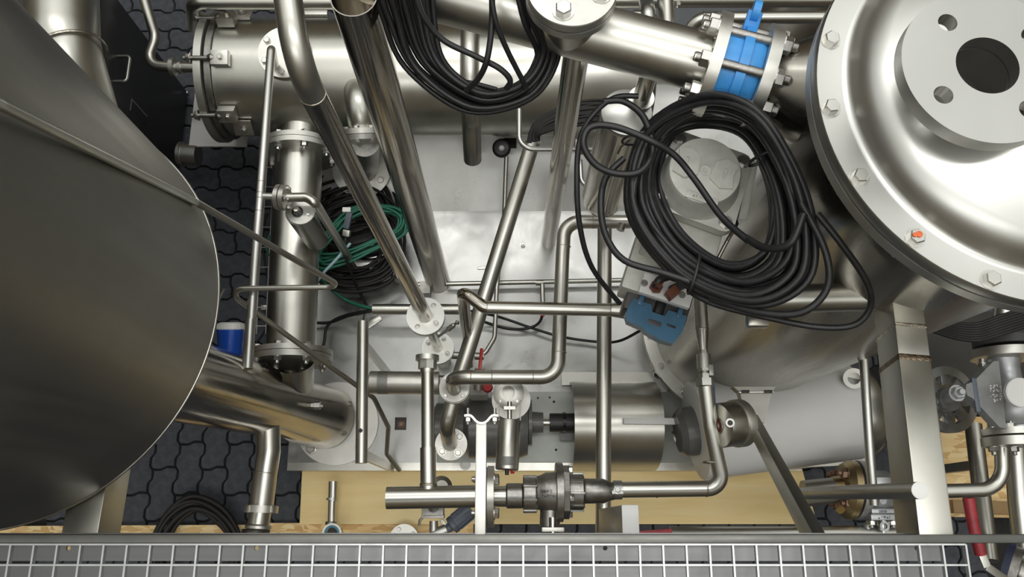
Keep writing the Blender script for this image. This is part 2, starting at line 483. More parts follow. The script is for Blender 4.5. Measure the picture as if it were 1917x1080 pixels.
# ================================================================== SETTING
fl = MB().add([(-7, -5, -0.012), (7, -5, -0.012), (7, 8, -0.012), (-7, 8, -0.012)], [(0, 1, 2, 3)]).build('floor', JOINT, None, smooth_=False, fixn=False)
tag(fl, 'dark interlocking concrete block paving of the hall floor', None, None, 'structure')
WL[fl.name] = V((0, 1.5, -0.012))
for nm, c, s in (('wall_back', (0, 8, 3.3), (14, 0.1, 6.6)), ('wall_left', (-7, 1.5, 3.3), (0.1, 13, 6.6)),
                 ('wall_right', (7, 1.5, 3.3), (0.1, 13, 6.6)), ('wall_front', (0, -5, 3.3), (14, 0.1, 6.6))):
    w_ = MB().box(c, s).build(nm, HALLW, None); w_['kind'] = 'structure'

# --- paving blocks : wavy outline, laid in running bond, one object each where the photo shows them
PL, PW_ = 0.200, 0.100
def wave(t, A):      # trapezoid wave, period 1
    t = t % 1.0
    return A * (1 if 0.1 < t < 0.4 else -1 if 0.6 < t < 0.9 else (1 - (t - 0.4) * 10 if 0.4 <= t <= 0.6 else (-1 + (t - 0.9) * 10 if t >= 0.9 else t * 10)))
def paver_outline():
    g = 0.0035; out = []
    ts = [0, .05, .2, .25, .3, .45, .55, .7, .75, .8, .95, 1.0]
    side = lambda t: wave(t * 2, 0.007)
    end = lambda t: wave(t, 0.0055)
    n = 8
    out += [(-PL / 2 + PL * t, -PW_ / 2 + side(t) + g) for t in ts]
    out += [(PL / 2 - g + end(k / n), -PW_ / 2 + PW_ * k / n) for k in range(1, n)]
    out += [(-PL / 2 + PL * t, PW_ / 2 + side(t) - g) for t in reversed(ts)]
    out += [(-PL / 2 + g + end(k / n), -PW_ / 2 + PW_ * k / n) for k in reversed(range(1, n))]
    return [(max(-PL / 2 + g * 0.3 - 0.006, min(PL / 2 - g * 0.3 + 0.006, x)), y) for x, y in out]
OUTL = paver_outline()
def paver_geo():
    n = len(OUTL); ch = 0.95
    vs = [(x, y, -0.03) for x, y in OUTL] + [(x, y, -0.004) for x, y in OUTL] + [(x * 0.975, y * 0.95, 0) for x, y in OUTL]
    fs = [(i, (i + 1) % n, n + (i + 1) % n, n + i) for i in range(n)] + [(n + i, n + (i + 1) % n, 2 * n + (i + 1) % n, 2 * n + i) for i in range(n)] + [tuple(range(2 * n, 3 * n))]
    return vs, fs
pv, pf = paver_geo()
pme = bpy.data.meshes.new('paver'); pme.from_pydata(pv, [], pf); pme.materials.append(PAVE)
def project(p):
    d = V(p) - V((0, 0, CAMZ)); w = d.y * SN - d.z * CS
    return 958.5 + F * d.x / w, 540 - F * (d.y * CS + d.z * SN) / w
YSPLIT = P(450, 690, 0).y
spots = []
j = 0
for i in range(-18, 19):            # lower field: blocks run along Y in columns
    for k in range(-12, 8):
        y = YSPLIT - 0.005 - PL / 2 - PL * k - (PL / 2 if i % 2 else 0)
        if -1.6 < y < YSPLIT - 0.05: spots.append((i * PW_, y, math.pi / 2))
k = 0
while YSPLIT + 0.06 + k * PW_ < 3.4:  # upper field: rows along X
    for i in range(-12, 13):
        spots.append((i * PL + (PL / 2 if k % 2 else 0), YSPLIT + 0.055 + k * PW_, 0.0))
    k += 1
SK = (P(545, 500, 0.2).x, P(1500, 500, 0.2).x)
rest = MB(); npv = 0
skid_y0, skid_y1 = P(700, 880, 0.2).y, P(700, 258, 0.2).y
for (x, y, r) in spots:
    if SK[0] + 0.22 < x < SK[1] - 0.25 and skid_y0 + 0.15 < y < skid_y1 + 0.3: continue
    px, py = project((x, y, 0))
    vis = (185 < px < 600 and -20 < py < 1030) or (1500 < px < 1760 and 640 < py < 1030) or (880 < px < 1230 and 960 < py < 1030) or (1090 < px < 1300 and -20 < py < 70)
    if vis and npv < 290:
        o = bpy.data.objects.new('paver', pme); link(o, fl, V((x, y, 0.0))); o.rotation_euler = (rnd.gauss(0, 0.006), rnd.gauss(0, 0.006), r); npv += 1
    else:
        R = Matrix.Rotation(r, 3, 'Z'); rest.add([R @ V(q) + V((x, y, 0)) for q in pv], pf)
ro = rest.build('paving_blocks', PAVE, fl, smooth_=False, fixn=False); ro['kind'] = 'stuff'

# --- boards on the floor
def board(name, label, corners, z, t, mat, cat='board'):
    a = [P(x, y, z) for x, y in corners]
    m = MB(); n = len(a)
    m.add([V((p.x, p.y, z)) for p in a] + [V((p.x, p.y, z - t)) for p in a], [tuple(range(n))[::-1], tuple(range(n, 2 * n))] + [(i, n + i, n + (i + 1) % n, (i + 1) % n) for i in range(n)])
    o = m.build(name, mat, None, 30); tag(o, label, cat); return o
board('plywood_sheet', 'pale spruce plywood sheet lying in front of the steel skid', [(566, 872), (1500, 872), (1530, 981), (561, 981)], 0.10, 0.10, PLY)
board('strand_board', 'strip of coarse strand board under the walkway, left of the plywood edge', [(-60, 985), (499, 982), (499, 1030), (-60, 1030)], 0.03, 0.03, OSB)
board('strand_board', 'strip of coarse strand board between plywood sheet and walkway', [(505, 979), (886, 979), (886, 1030), (505, 1030)], 0.03, 0.03, OSB)
board('strand_board', 'coarse strand board panel under the grey valves on the right', [(1700, 780), (2010, 780), (2060, 972), (1710, 966)], 0.03, 0.03, OSB)
b_ = MB().beam(P(1780, 948, 0.05), P(2030, 955, 0.05), 0.05, 0.04); tag(b_.build('wooden_batten', plain('brown_wood', (0.30, 0.19, 0.08), 0.6, 0.2, 8), None), 'brown wooden batten across the strand board panel on the right', 'batten')

# ================================================================== SKID BASE
ZB = 0.20
sk = thing('skid_base', 'stainless steel sheet base of the pipework skid', 'skid base', P(900, 700, ZB))
a, b, c, d = P(538, 866, ZB), P(1312, 866, ZB), P(1420, 395, ZB), P(556, 395, ZB)
m = MB()
x0, x1, y0, y1 = a.x, P(1500, 860, ZB).x, a.y, c.y
xr = b.x
hp = P(750, 793, ZB)
m.prism([(x0, y0), (x1, y0), (x1, y1), (x0, y1)], (0, 0, ZB - 0.004), (1, 0, 0), (0, 1, 0), 0.004,
        [[(hp.x - 0.022, hp.y - 0.024), (hp.x + 0.022, hp.y - 0.024), (hp.x + 0.022, hp.y + 0.024), (hp.x - 0.022, hp.y + 0.024)]])
m.build('base_sheet', SHEET, sk, 30)
MB().box((hp.x, hp.y, ZB - 0.03), (0.10, 0.10, 0.01)).build('recess_floor', plain('brown_steel', (0.10, 0.08, 0.07), 0.5, 0.2), sk)
bolt(sk, (hp.x, hp.y, ZB - 0.026), (0, 0, 1), 0.009, 'head', S_RSB)
yf = P(700, 880, ZB - 0.01).y
m = MB().box(((x0 + x1) / 2, (y0 + yf) / 2, ZB - 0.012), (x1 - x0, y0 - yf + 0.004, 0.02)).box(((x0 + x1) / 2, yf + 0.004, 0.1), (x1 - x0, 0.006, 0.19))
m.build('front_flange', S_SAT, sk)
for xx in (x0 + 0.003, x1 - 0.003):
    MB().box((xx, (y0 + y1) / 2, 0.1), (0.006, y1 - y0, 0.19)).build('side_flange', S_SAT, sk)
# rear sheet, slope added so it reflects darker than the flat base sheet
yb = P(900, 262, 0.36).y
m = MB(); q = [V((x0, y1, ZB)), V((x1, y1, ZB)), V((x1, yb + 0.25, 0.42)), V((x0, yb + 0.25, 0.42))]
m.add(q + [p - V((0, 0, 0.004)) for p in q], [(0, 1, 2, 3), (7, 6, 5, 4), (0, 4, 5, 1), (1, 5, 6, 2), (2, 6, 7, 3), (3, 7, 4, 0)])
rear = m.build('rear_sheet', SHEET, sk, 20)
p_ = P(948, 283, 0.3)
# loose slot, bolt and dents on the sheet
m = MB().beam(P(894, 502, ZB + .002), P(912, 501, ZB + .002), 0.012, 0.004); m.build('slot_plate', S_SAT, sk)
bolt(sk, P(979, 459, ZB), (0, 0, 1), 0.011, 'nut', S_BLT)
MB().beam(P(672, 620, ZB + .004), P(712, 593, ZB + .004), 0.028, 0.006).build('strap', S_SAT, sk)

# ================================================================== BIG VESSEL ON THE RIGHT
vb = P(1369, 614, 0.30); VX, VY = vb.x, vb.y
RF0 = M(166, vb); RB = RF0 * 0.865; ZC = 2.15
TX, TY = 0.8716, 0.6862
ves = thing('pressure_vessel', 'tall stainless pressure vessel with bolted domed cover at right', 'vessel', (VX, VY, 0.2))
m = MB().tube([V((VX, VY, .305)), V((VX, VY, .305)).lerp(V((TX, TY, ZC - .03)), .5), V((TX, TY, ZC - .03))], RB, 96)
body = m.build('shell', S_VES, ves, 40)
bf = flange(ves, (VX, VY, 0.285), (0, 0, 1), RF0, 0.02, 0, 16, RF0 * 0.93, 0.011, 'nut', None, (), S_FLG, 0.1, 'base_flange')
MB().lathe([(RF0 * 0.98, 0.20), (RF0 * 0.98, 0.284)], (VX, VY, 0), (0, 0, 1), 64).build('skirt', S_VES, ves)
pc = V((TX, TY, ZC)); RC = 0.366
MB().ring([(RC * 0.80, -0.035), (RC, -0.035), (RC, -0.012), (RC * 0.80, -0.012)], pc, (0, 0, 1), 128).build('shell_flange', S_FLG, ves, 30)
MB().ring([(RC * 0.80, -0.012), (RC * 0.985, -0.012), (RC * 0.985, -0.007), (RC * 0.80, -0.007)], pc, (0, 0, 1), 128).build('gasket', BLACKP, ves, 30)
prof = [(RC, -0.006), (RC, 0.016), (RC * 0.995, 0.018), (RC * 0.885, 0.018), (RC * 0.872, 0.0185), (RC * 0.858, 0.021), (RC * 0.845, 0.027), (RC * 0.832, 0.036), (RC * 0.815, 0.046), (RC * 0.79, 0.056), (RC * .75, .066)]
for k in range(1, 41):
    t = k / 40; r = RC * 0.75 * (1 - t); prof.append((r, 0.066 + 0.060 * (1 - (1 - t) ** 2) ))
cov = MB().lathe(prof, pc, (0, 0, 1), 128).build('domed_cover', S_COV, ves, 45)
nbc = 17
for k in range(nbc):
    t = 2 * math.pi * k / nbc + math.radians(-175.42)
    q = pc + V((math.cos(t), math.sin(t), 0)) * RC * 0.95
    bo = bolt(ves, q + V((0, 0, 0.018)), (0, 0, 1), 0.0128, 'head', S_BLT, None)
    px, py = project(q)
    bolt(ves, q + V((0, 0, -0.035)), (0, 0, -1), 0.013, 'nut', S_BLT)
    if abs(px - 1716) < 32 and abs(py - 443) < 40:
        bo['label'] = 'bolt head dabbed with orange paint'
        for dx, dy, rr in ((0.001, 0.002, 0.0055), (-0.006, 0.001, 0.004)):
            MB().lathe([(rr, 0), (rr * .8, 0.0008), (0, 0.001)], q + V((dx, dy, 0.018 + 0.0135)), (0, 0, 1), 9).build('paint_dab', ORANGE, ves)
# nozzle on the cover
ZN = ZC + 0.165
pn = P(1849, 122, ZN); RN = M(160, pn)
bore = RN * 0.37
bm_c = bmesh.new(); bm_c.from_mesh(cov.data); cvl = WL[cov.name]
gone = [f for f in bm_c.faces if (f.calc_center_median() + cvl - pn).xy.length < bore * 1.12 and f.normal.z > -2]
bmesh.ops.delete(bm_c, geom=gone, context='FACES'); bm_c.to_mesh(cov.data); bm_c.free()
nz = MB().ring([(bore, -0.03), (bore * 1.3, -0.03), (bore * 1.3, ZC + 0.06 - ZN), (bore, ZC + 0.05 - ZN)], pn, (0, 0, 1), 48).build('nozzle_neck', S_COV, ves)
u_, w_, a_ = frame_of((0, 0, 1))
hl = [circle(bore, 48)] + [circle(RN * 0.115, 20, RN * 0.69 * math.cos(t), RN * 0.69 * math.sin(t)) for t in [math.radians(34 + 90 * k) for k in range(4)]]
nf = MB().prism(circle(RN, 96), pn - V((0, 0, 0.026)), (1, 0, 0), (0, 1, 0), 0.026, hl).build('nozzle_flange', S_COV, ves, 30)
MB().lathe([(bore * 1.0, -0.12), (bore * 1.0, -0.10), (0, -0.10)][::-1], pn, (0, 0, 1), 32).build('bore_floor', DARKHOLE, ves)

# horizontal pipe on the vessel wall
pa, pb = P(1418, 560, 1.75), P(1748, 552, 1.75)
pipe_part(ves, 'wall_pipe', [pa, pb], M(54, pa), S_SAT)
MB().bbox(P(1416, 600, 1.68), (0.045, 0.03, 0.03), None).build('wall_lug', S_VES, ves)

# ================================================================== BIG TANK ON THE LEFT
tb = P(0, 572, 1.5); RT = M(408, P(0, 572, 1.5))
tank = thing('round_tank', 'huge dark round stainless tank filling the left side', 'tank', (tb.x, tb.y, 1.2))
MB().lathe([(RT - 0.004, 1.497), (RT, 1.5), (RT, 2.2), (RT, 3.0), (RT, 3.6), (RT - 0.01, 3.61), (RT - 0.01, 3.6)][:-1], (tb.x, tb.y, 0), (0, 0, 1), 128).build('tank_shell', S_DRK, tank, 40)
MB().lathe([(0.10, 1.22), (RT * 0.5, 1.32), (RT * 0.85, 1.43), (RT - 0.004, 1.496)], (tb.x, tb.y, 0), (0, 0, 1), 96).build('tank_bottom', S_DRK, tank, 50)
prof = [(RT + 0.003 * math.cos(t), 1.5 + 0.004 * math.sin(t)) for t in [2 * math.pi * k / 6 for k in range(6)]]
MB().ring(prof, (tb.x, tb.y, 0), (0, 0, 1), 128).build('rim_seam', S_SAT, tank, 80)
# flat beam from the tank to the walkway
m = MB().beam(P(198, 850, 1.40), P(168, 1020, 1.44), M(66, P(190, 1000, 1.42)), 0.11); lb = m.build('support_beam', S_BEAM, None); tag(lb, 'steel box beam joining left tank and walkway', 'beam')
# ================================================================== WALKWAY (bottom edge)
ZG = 1.90
wk = thing('walkway', 'galvanised grating walkway along the bottom edge with steel frame', 'walkway', P(900, 1050, ZG))
ytop = P(900, 1019, ZG).y
pitch = M(43.6, P(900, 1035, ZG))
xe = P(1806, 1022, ZG).x
yb2 = ytop - 0.30
rowp = abs(P(900, 1057.5, ZG).y - ytop)
m0 = MB().box((0, 0, 0), (0.0032, ytop - yb2, 0.010)).build('grating_bar', S_GALV, wk, center=V((0, 0, 0)))
m0.location = V((xe, (ytop + yb2) / 2, ZG)) - wl(wk)
nb = 46
for k in range(1, nb):
    o = bpy.data.objects.new('grating_bar', m0.data); link(o, wk, V((xe - k * pitch, (ytop + yb2) / 2, ZG)))
L_ = nb * pitch
m1 = MB().box((0, 0, 0), (L_, 0.0028, 0.008)).build('cross_bar', S_GALV, wk, center=V((0, 0, 0)))
m1.location = V((xe - L_ / 2, ytop, ZG)) - wl(wk)
for k in range(1, 9):
    o = bpy.data.objects.new('cross_bar', m1.data); link(o, wk, V((xe - L_ / 2, ytop - k * rowp, ZG)))
# frame beam and tray plates below the grating
ya, yc = P(900, 1006, ZG).y, ytop + 0.001
xfe = P(2050, 1012, ZG).x
xle = -1.3
MB().bbox(((xle + xfe) / 2, (ya + yc) / 2 + 0.003, ZG - 0.03), (xfe - xle, ya - yc + 0.004, 0.065), None, 0.003).build('frame_beam', S_FRM, wk)
zt = ZG - 0.075
hl = []
ly0, ly1 = P(900, 1019, zt).y + 0.02, P(900, 1050, zt).y
for px in (128, 480, 1133, 1716):
    q = P(px, 1026, zt); hl.append(circle(0.0042, 10, q.x, q.y))
MB().prism([(xle, ly1), (xe, ly1), (xe, ly0), (xle, ly0)], (0, 0, zt - 0.004), (1, 0, 0), (0, 1, 0), 0.004, hl).build('tray_plate', TRAY, wk, 20)
MB().box(((xle + xe) / 2, ly1 - 0.13, zt - 0.012), (xe - xle, 0.25, 0.004)).build('tray_plate', TRAY, wk)

# big box beam from vessel to walkway (right)
pa, pb = P(1682, 590, 1.775), P(1732, 1016, 1.84)
wbm = M(64, P(1757, 1016, 1.84))
bm_ = thing('support_beam', 'large steel box beam from pressure vessel to walkway with weld seam', 'beam', (pa + pb) / 2)
m = MB(); dirv = (pb - pa).normalized()
pm_ = pa + (pb - pa) * 0.24
m.beam(pm_, pb, wbm, 0.092, (0, 0, 1), 0.004).build('box_section', S_BEAM, bm_)
MB().beam(pa - dirv * 0.04, pm_ - dirv * 0.001, wbm * 0.985, 0.09, (0, 0, 1), 0.003).build('welded_stub', S_BEAM, bm_)
wm = metal('scorched_weld', (0.22, 0.17, 0.12), 0.4, 0.4, 0.1, None, 60.0, 0.5)
MB().beam(pm_ - dirv * 0.007, pm_ + dirv * 0.007, wbm * 1.03, 0.096, (0, 0, 1), 0.005).build('weld_seam', wm, bm_)
pw_ = pa + (pb - pa) * 0.09
MB().beam(pw_ - dirv * 0.005, pw_ + dirv * 0.005, wbm * 1.02, 0.095, (0, 0, 1), 0.004).build('weld_seam', S_WELD, bm_)

# ================================================================== HORIZONTAL FILTER HOUSING (top)
ZH = 0.62
h0, h1 = P(434, 146, ZH), P(1190, 146, ZH)
h1 = V((h1.x, h0.y, ZH))
RH = M(107, P(600, 146, ZH))
hx = thing('filter_housing', 'horizontal stainless cylinder housing with swing bolt cover at top', 'housing', (h0 + h1) / 2 - V((0, 0, RH)))
MB().lathe([(RH, 0), (RH, (h1 - h0).length), (RH * .8, (h1 - h0).length + .05), (0, (h1 - h0).length + .07)], h0, (1, 0, 0), 96).build('shell', S_SAT, hx, 40)
MB().lathe([(RH * 1.06, -0.002), (RH * 1.06, -0.022)][::-1], h0, (1, 0, 0), 96).build('body_flange', S_CAST, hx, 30)
MB().lathe([(RH * 0.5, -0.075), (RH * 0.98, -0.066), (RH * 1.115, -0.056), (RH * 1.115, -0.03), (RH, -0.028)], h0, (1, 0, 0), 96).build('end_cover', S_FLG, hx, 30)
def clamp(ang, lug):
    n = V((0, math.cos(ang), math.sin(ang))); t = V((1, 0, 0)); s_ = t.cross(n)
    R = Matrix((t, s_, n)).transposed()
    c = h0 + n * RH * 1.05
    o = MB().bbox(c + t * 0.040 + n * 0.012, (0.062, 0.052, 0.034), R, 0.004).build('clamp_block', S_FLG, hx)
    MB().tube([c + t * -0.085 + n * 0.018, c + t * 0.01 + n * 0.018], 0.008, 12).build('eye_bolt', S_CAST, o)
    MB().lathe([(0.012, -0.012), (0.017, 0), (0.012, 0.012)], c + t * 0.012 + n * 0.018, t, 12).build('eye', S_CAST, o)
    bolt(o, c - t * 0.060 + n * 0.018, -t, 0.015, 'nut', S_BLT)
    bolt(o, c + t * 0.045 + n * 0.029, n, 0.010, 'head', S_BLT)
    if lug:
        MB().bbox(c + t * 0.075 - n * 0.006 + s_ * lug * 0.07, (0.07, 0.065, 0.008), R, 0.003).build('lug_plate', S_FLG, o)
        bolt(o, c + t * 0.075 + n * 0.000 + s_ * lug * 0.075, n, 0.012, 'head', S_BLT)
clamp(math.radians(62), -1); clamp(math.radians(104), 0); clamp(math.radians(152), 1)
# round inspection pad on top with bolts
pp = P(533, 124, ZH + RH); pn_ = V((0, math.cos(math.radians(98)), math.sin(math.radians(98))))
flange(hx, h0 + V((pp.x - h0.x, 0, 0)) + pn_ * (RH - 0.012), pn_, M(50, pp), 0.03, 0, 6, M(40, pp), 0.0115, 'head', None, (), S_SAT, 0.45, 'inspection_pad')
# nozzle towards the camera with pipe to the left column, wrap-around half pipe and rear lug
xw = P(884, 200, ZH).x
pts = [V((xw, h0.y + (RH + .005) * math.cos(t), ZH + (RH + .005) * math.sin(t))) for t in [math.radians(60 + 9 * k) for k in range(13)]]
pts += [pts[-1] + V((0, -0.05, -0.075)), pts[-1] + V((0, -0.075, -0.14))]
MB().tube(smooth(pts, 3), 0.034, 20).build('wrap_pipe', S_SAT, hx, 50)
MB().bbox(P(415, 212, 0.36), (M(108, P(415, 212, .36)), M(138, P(415, 212, .36)), 0.012), None, 0.01).build('foot_plate', COWL, hx)
for xx in (P(480, 146, ZH).x, P(1100, 146, ZH).x):
    MB().box((xx, h0.y, 0.36), (0.02, RH * 1.5, 0.34)).build('saddle', S_FLG, hx)
MB().bbox(P(590, 30, ZH + 0.1), (0.10, 0.02, 0.05), None).build('rear_bracket', S_FLG, hx)
# small end stub
e0 = P(337, 289, 0.33); e1 = P(372, 291, 0.33)
st = MB().lathe([(M(24, e0), 0), (M(24, e0), 0.012), (M(21, e0), 0.014), (M(21, e0), 0.075), (0, 0.075)], e0, e1 - e0, 32).build('end_stub', S_COV, None, 30)
tag(st, 'short capped steel stub beside the black cabinet', 'pipe stub')

# ================================================================== DN150 PIPE (left column of flanges)
ZL = 0.60
q0, q1, q2, q3 = P(566, 215, ZL), P(560, 285, ZL), P(544, 668, ZL), P(541, 748, .44)
dl = (q2 - q1).normalized()
pl = thing('flanged_pipe', 'wide bolted steel pipe running from the housing down past the cable bundle', 'pipe', V((q1.x, (q1.y + q2.y) / 2, ZL - .09)))
RL = 0.0845
MB().tube([q0, q1], RL * 0.93, 40, 0, False).build('inlet_nozzle', S_SAT, pl)
weld(pl, q0 + dl * 0.03, dl, RL * 0.93)
MB().tube([q1, q2], RL, 48, 0, False).build('pipe_run', S_SAT, pl)
MB().tube([q2, q3], RL * 0.98, 40, 0, False).build('outlet_nozzle', S_SAT, pl)
RFL = 0.142
flange(pl, q1 - dl * 0.021, dl, RFL, 0.018, 0, 8, RFL * 0.85, 0.0135, None, 'head', (), S_FLG, 0.39, 'upper_flange')
flange(pl, q1 - dl * 0.001, dl, RFL, 0.019, 0, 8, RFL * 0.85, 0.0135, 'nut', None, (), S_FLG, 0.39, 'upper_flange')
flange(pl, q2 - dl * 0.019, dl, RFL, 0.018, 0, 8, RFL * 0.85, 0.0135, None, 'head', (), S_FLG, 0.1, 'lower_flange')
flange(pl, q2 + dl * 0.001, dl, RFL, 0.020, 0, 8, RFL * 0.85, 0.0135, 'nut', None, (), S_FLG, 0.1, 'lower_flange')

# ================================================================== LEANING DOWNPIPE with base flange
d0, d1, d2 = P(612, 782, ZB + 0.02), P(500, 752, 0.55), P(325, 706, 1.20)
RD = M(57, d0)
dp = thing('tank_downpipe', 'fat stainless downpipe leaning from left tank to a round base flange', 'pipe', P(625, 790, ZB))
MB().tube([d0, P(590, 777, .30), d1, d2, P(180, 668, 1.5)], RD, 56, 0, False).build('downpipe', S_POL, dp, 50)
fo = flange(dp, P(632, 793, ZB + 0.001), (0, 0, 1), M(77, P(632, 793, ZB)), 0.018, 0, 4, M(64, P(632, 793, ZB)), 0.018, 'head', None, (), S_FLG, math.radians(137), 'base_flange')
w0 = P(588, 760, 0.42)
MB().tube([P(553, 757, .50), P(604, 760, .50)], 0.006, 10).build('probe_rod', S_FLG, dp)
MB().lathe([(0.012, 0), (0.012, 0.028), (0.015, 0.03), (0.015, 0.05), (0.01, 0.05)], P(573, 759, .50), (1, 0, 0), 6).build('probe_nut', S_FLG, dp)
MB().bbox(P(428, 785, 0.80), (0.055, 0.012, 0.05), None).build('bracket_lug', S_DRK, dp)

# ================================================================== SIBLING ELBOW NOZZLE right of the DN150 pipe
e0_, e1_, e2_ = P(668, 160, .75), P(672, 195, .80), P(681, 254, 0.72)
en = thing('elbow_nozzle', 'short elbow with dark flanged end below the housing beside the wide pipe', 'pipe elbow', e2_)
MB().tube([e0_, e1_, e2_], 0.048, 32, 0.12).build('elbow', S_SAT, en, 50)
ax = V((0.05, -0.93, -0.35)).normalized()
flange(en, e2_ - ax * 0.02, ax, 0.080, 0.019, 0, 8, 0.067, 0.010, None, 'head', (), S_FLG, 0.2, 'nozzle_flange')
flange(en, e2_ + ax * 0.001, ax, 0.081, 0.018, 0, 8, 0.067, 0.010, 'head', None, (), S_CAST, 0.2, 'blind_flange')
bs = P(680, 318, 0.30)
fb = flange(en, P(678, 316, 0.285), V((0, -0.28, 1)), M(55, bs), 0.016, 0, 4, M(43, bs), 0.014, 'head', None, (), S_FLG, -0.55, 'seat_flange')
MB().tube([e2_ + ax * .02, P(683, 300, 0.40), P(682, 318, 0.29)], 0.055, 28, 0.05).build('lower_elbow', S_CAST, en, 50)

# ================================================================== VERTICAL POSTS
def post(name, label, bpx, tpx, ztop, dia, mat, open_top=False):
    b0 = P(bpx[0], bpx[1], ZB); top = V((b0.x, b0.y, ztop))
    t = P(tpx[0], tpx[1], ztop)
    top = V((t.x, t.y, ztop))
    o = thing(name, label, 'post', b0)
    MB().tube([b0 + V((0, 0, .001)), top], dia / 2, 40, 0, True, 7, False, 0.0025 if open_top else 0).build('tube', mat, o, 40)
    return o, b0, top
pB, b0B, tB = post('steel_post', 'thick polished upright tube with open cut top end', (820, 527), (662, -6), 1.93, 0.097, S_POL, True)
pC, b0C, tC = post('steel_post', 'polished upright tube standing on the sheet below the slanted pipe', (1027, 452), (1083, 70), 1.82, 0.0605, S_POL)
MB().box(P(797, 541, ZB + .03), (0.04, 0.05, 0.06)).build('foot_bracket', S_DRK, pB)

# ================================================================== PIPE A : from top edge, elbow, down to the two white flanges
ZA, ZA2 = 0.88, 0.46
fa = P(797, 593, ZA)
el = P(556, 118, 2.20)
pA = thing('riser_pipe', 'long slim riser bending at top left and ending in round white flanges', 'pipe', P(820, 655, ZB))
MB().tube([P(531, -60, 2.22), el, fa], 0.0232, 28, 0.085, False, 9).build('riser', S_POL, pA, 50)
_pf = [p for p in fillet([P(531, -60, 2.22), el, fa], 0.085, 9)]
_top = _pf[:-1] + [_pf[-2] + (fa - el).normalized() * .02]
MB().tube(_top, 0.0236, 28, 0, False).build('satin_elbow', S_SAT, pA, 50)
weld(pA, _top[-1], fa - el, 0.0234, 0.0016)
up = (el - fa).normalized()
RFA = M(35.5, fa)
def hole_flange(parent, p, R, t, boltset, holeset, rb, a0, bmat=None):
    return flange(parent, p, (0, 0, 1), R, t, 0, 4, R * 0.70, rb, 'nut', None, holeset, S_COV, a0, 'round_flange', (), bmat)
hole_flange(pA, fa + V((0, 0, -0.002)), RFA, 0.012, None, (0, 2), 0.0085, math.radians(55))
flange(pA, fa + V((0, 0, -0.017)), (0, 0, 1), RFA * 1.0, 0.012, 0, 0, 0, 0, None, None, (), S_FLG, 0, 'counter_flange')
fa2 = V((P(820, 652, ZA2).x, P(820, 652, ZA2).y, ZA2))
MB().tube([fa + V((0, 0, -.01)), fa2], 0.0175, 24).build('spool', S_POL, pA)
R2 = M(30, fa2)
flange(pA, fa2 - V((0, 0, 0.006)), (0, 0, 1), R2, 0.012, 0, 4, R2 * 0.70, 0.009, 'nut', None, (), S_COV, math.radians(60), 'round_flange')
flange(pA, fa2 - V((0, 0, 0.021)), (0, 0, 1), R2, 0.012, 0, 0, 0, 0, None, None, (), S_FLG, 0, 'counter_flange')
MB().tube([fa2, V((fa2.x, fa2.y, ZB))], 0.03, 24).build('foot_pipe', S_SAT, pA)
# little drain cock between the flanges
t0, t1 = P(818, 632, 0.62), P(853, 606, 0.66)
MB().tube([t0, t1], 0.005, 12).build('drain_cock', S_BLT, pA)
MB().lathe([(0.006, 0), (0.009, .004), (0.009, .03), (0.006, .034)], t0 + (t1 - t0) * 0.55, t1 - t0, 12).build('cock_body', S_BLT, pA)
MB().lathe([(0.002, 0), (0.0085, .006), (0.0085, .010), (0.002, .016)], t1, t1 - t0, 12).build('cock_knob', S_BLT, pA)

# ================================================================== INCLINED PIPE D to the pump inlet
D0, D1, D2, D3 = P(997, 268, 0.86), P(918, 520, 0.78), P(857, 716, 0.70), P(838, 822, 0.60)
dD = thing('slanted_pump_pipe', 'slanted straight pipe crossing the sheet down to the pump inlet flange', 'pipe', P(842, 835, 0.36))
MB().tube([D0, D2, P(836, 798, 0.68), P(842, 830, 0.52)], 0.0258, 28, 0.06, True, 9).build('inlet_pipe', S_SAT, dD, 50)
fD = P(845, 832, 0.50)
flange(dD, fD, (0, 0, 1), M(30, fD), 0.014, 0, 4, M(21, fD), 0.011, 'head', None, (), S_FLG, math.radians(40), 'inlet_flange')

# ================================================================== Z-SHAPED PIPE X
ZX = 0.93
X = thing('z_shaped_pipe', 'satin pipe with three bends zigzagging from actuator to pump valve', 'pipe', P(1000, 600, ZX))
dx = M(26.5, P(1055, 550, ZX))
MB().tube(PP([(1180, 415, ZX), (1057, 415, ZX), (1053, 480, ZX)]) + PP([(1044, 706, ZX), (846, 706, ZX), (852, 735, 0.70)]), dx / 2, 28, dx * 1.25, True, 10).build('pipe_run', S_SAT, X, 50)
for (x, y, ax) in ((1109, 415, (1, 0, 0)), (1055, 462, (0, 1, 0)), (1047, 660, (0, 1, 0)), (998, 706, (1, 0, 0)), (921, 706, (1, 0, 0)), (882, 706, (1, 0, 0))):
    weld(X, P(x, y, ZX), ax, dx / 2, 0.0012)
fX = P(851, 726, 0.74)
MB().ring([(dx * .55, 0), (M(28, fX), 0), (M(28, fX), .014), (dx * .8, .016), (dx * .55, .02)], fX, (0, 0, 1), 40).build('clamp_flange', S_FLG, X, 35)
for k in range(4):
    t = math.radians(45 + 90 * k); bolt(X, fX + V((math.cos(t), math.sin(t), 0)) * M(23, fX) + V((0, 0, .014)), (0, 0, 1), 0.007, 'head')
MB().lathe([(M(26, fX), -0.05), (M(29, fX), -0.03), (M(29, fX), -0.004)], fX, (0, 0, 1), 40).build('valve_neck', S_FLG, X, 35)

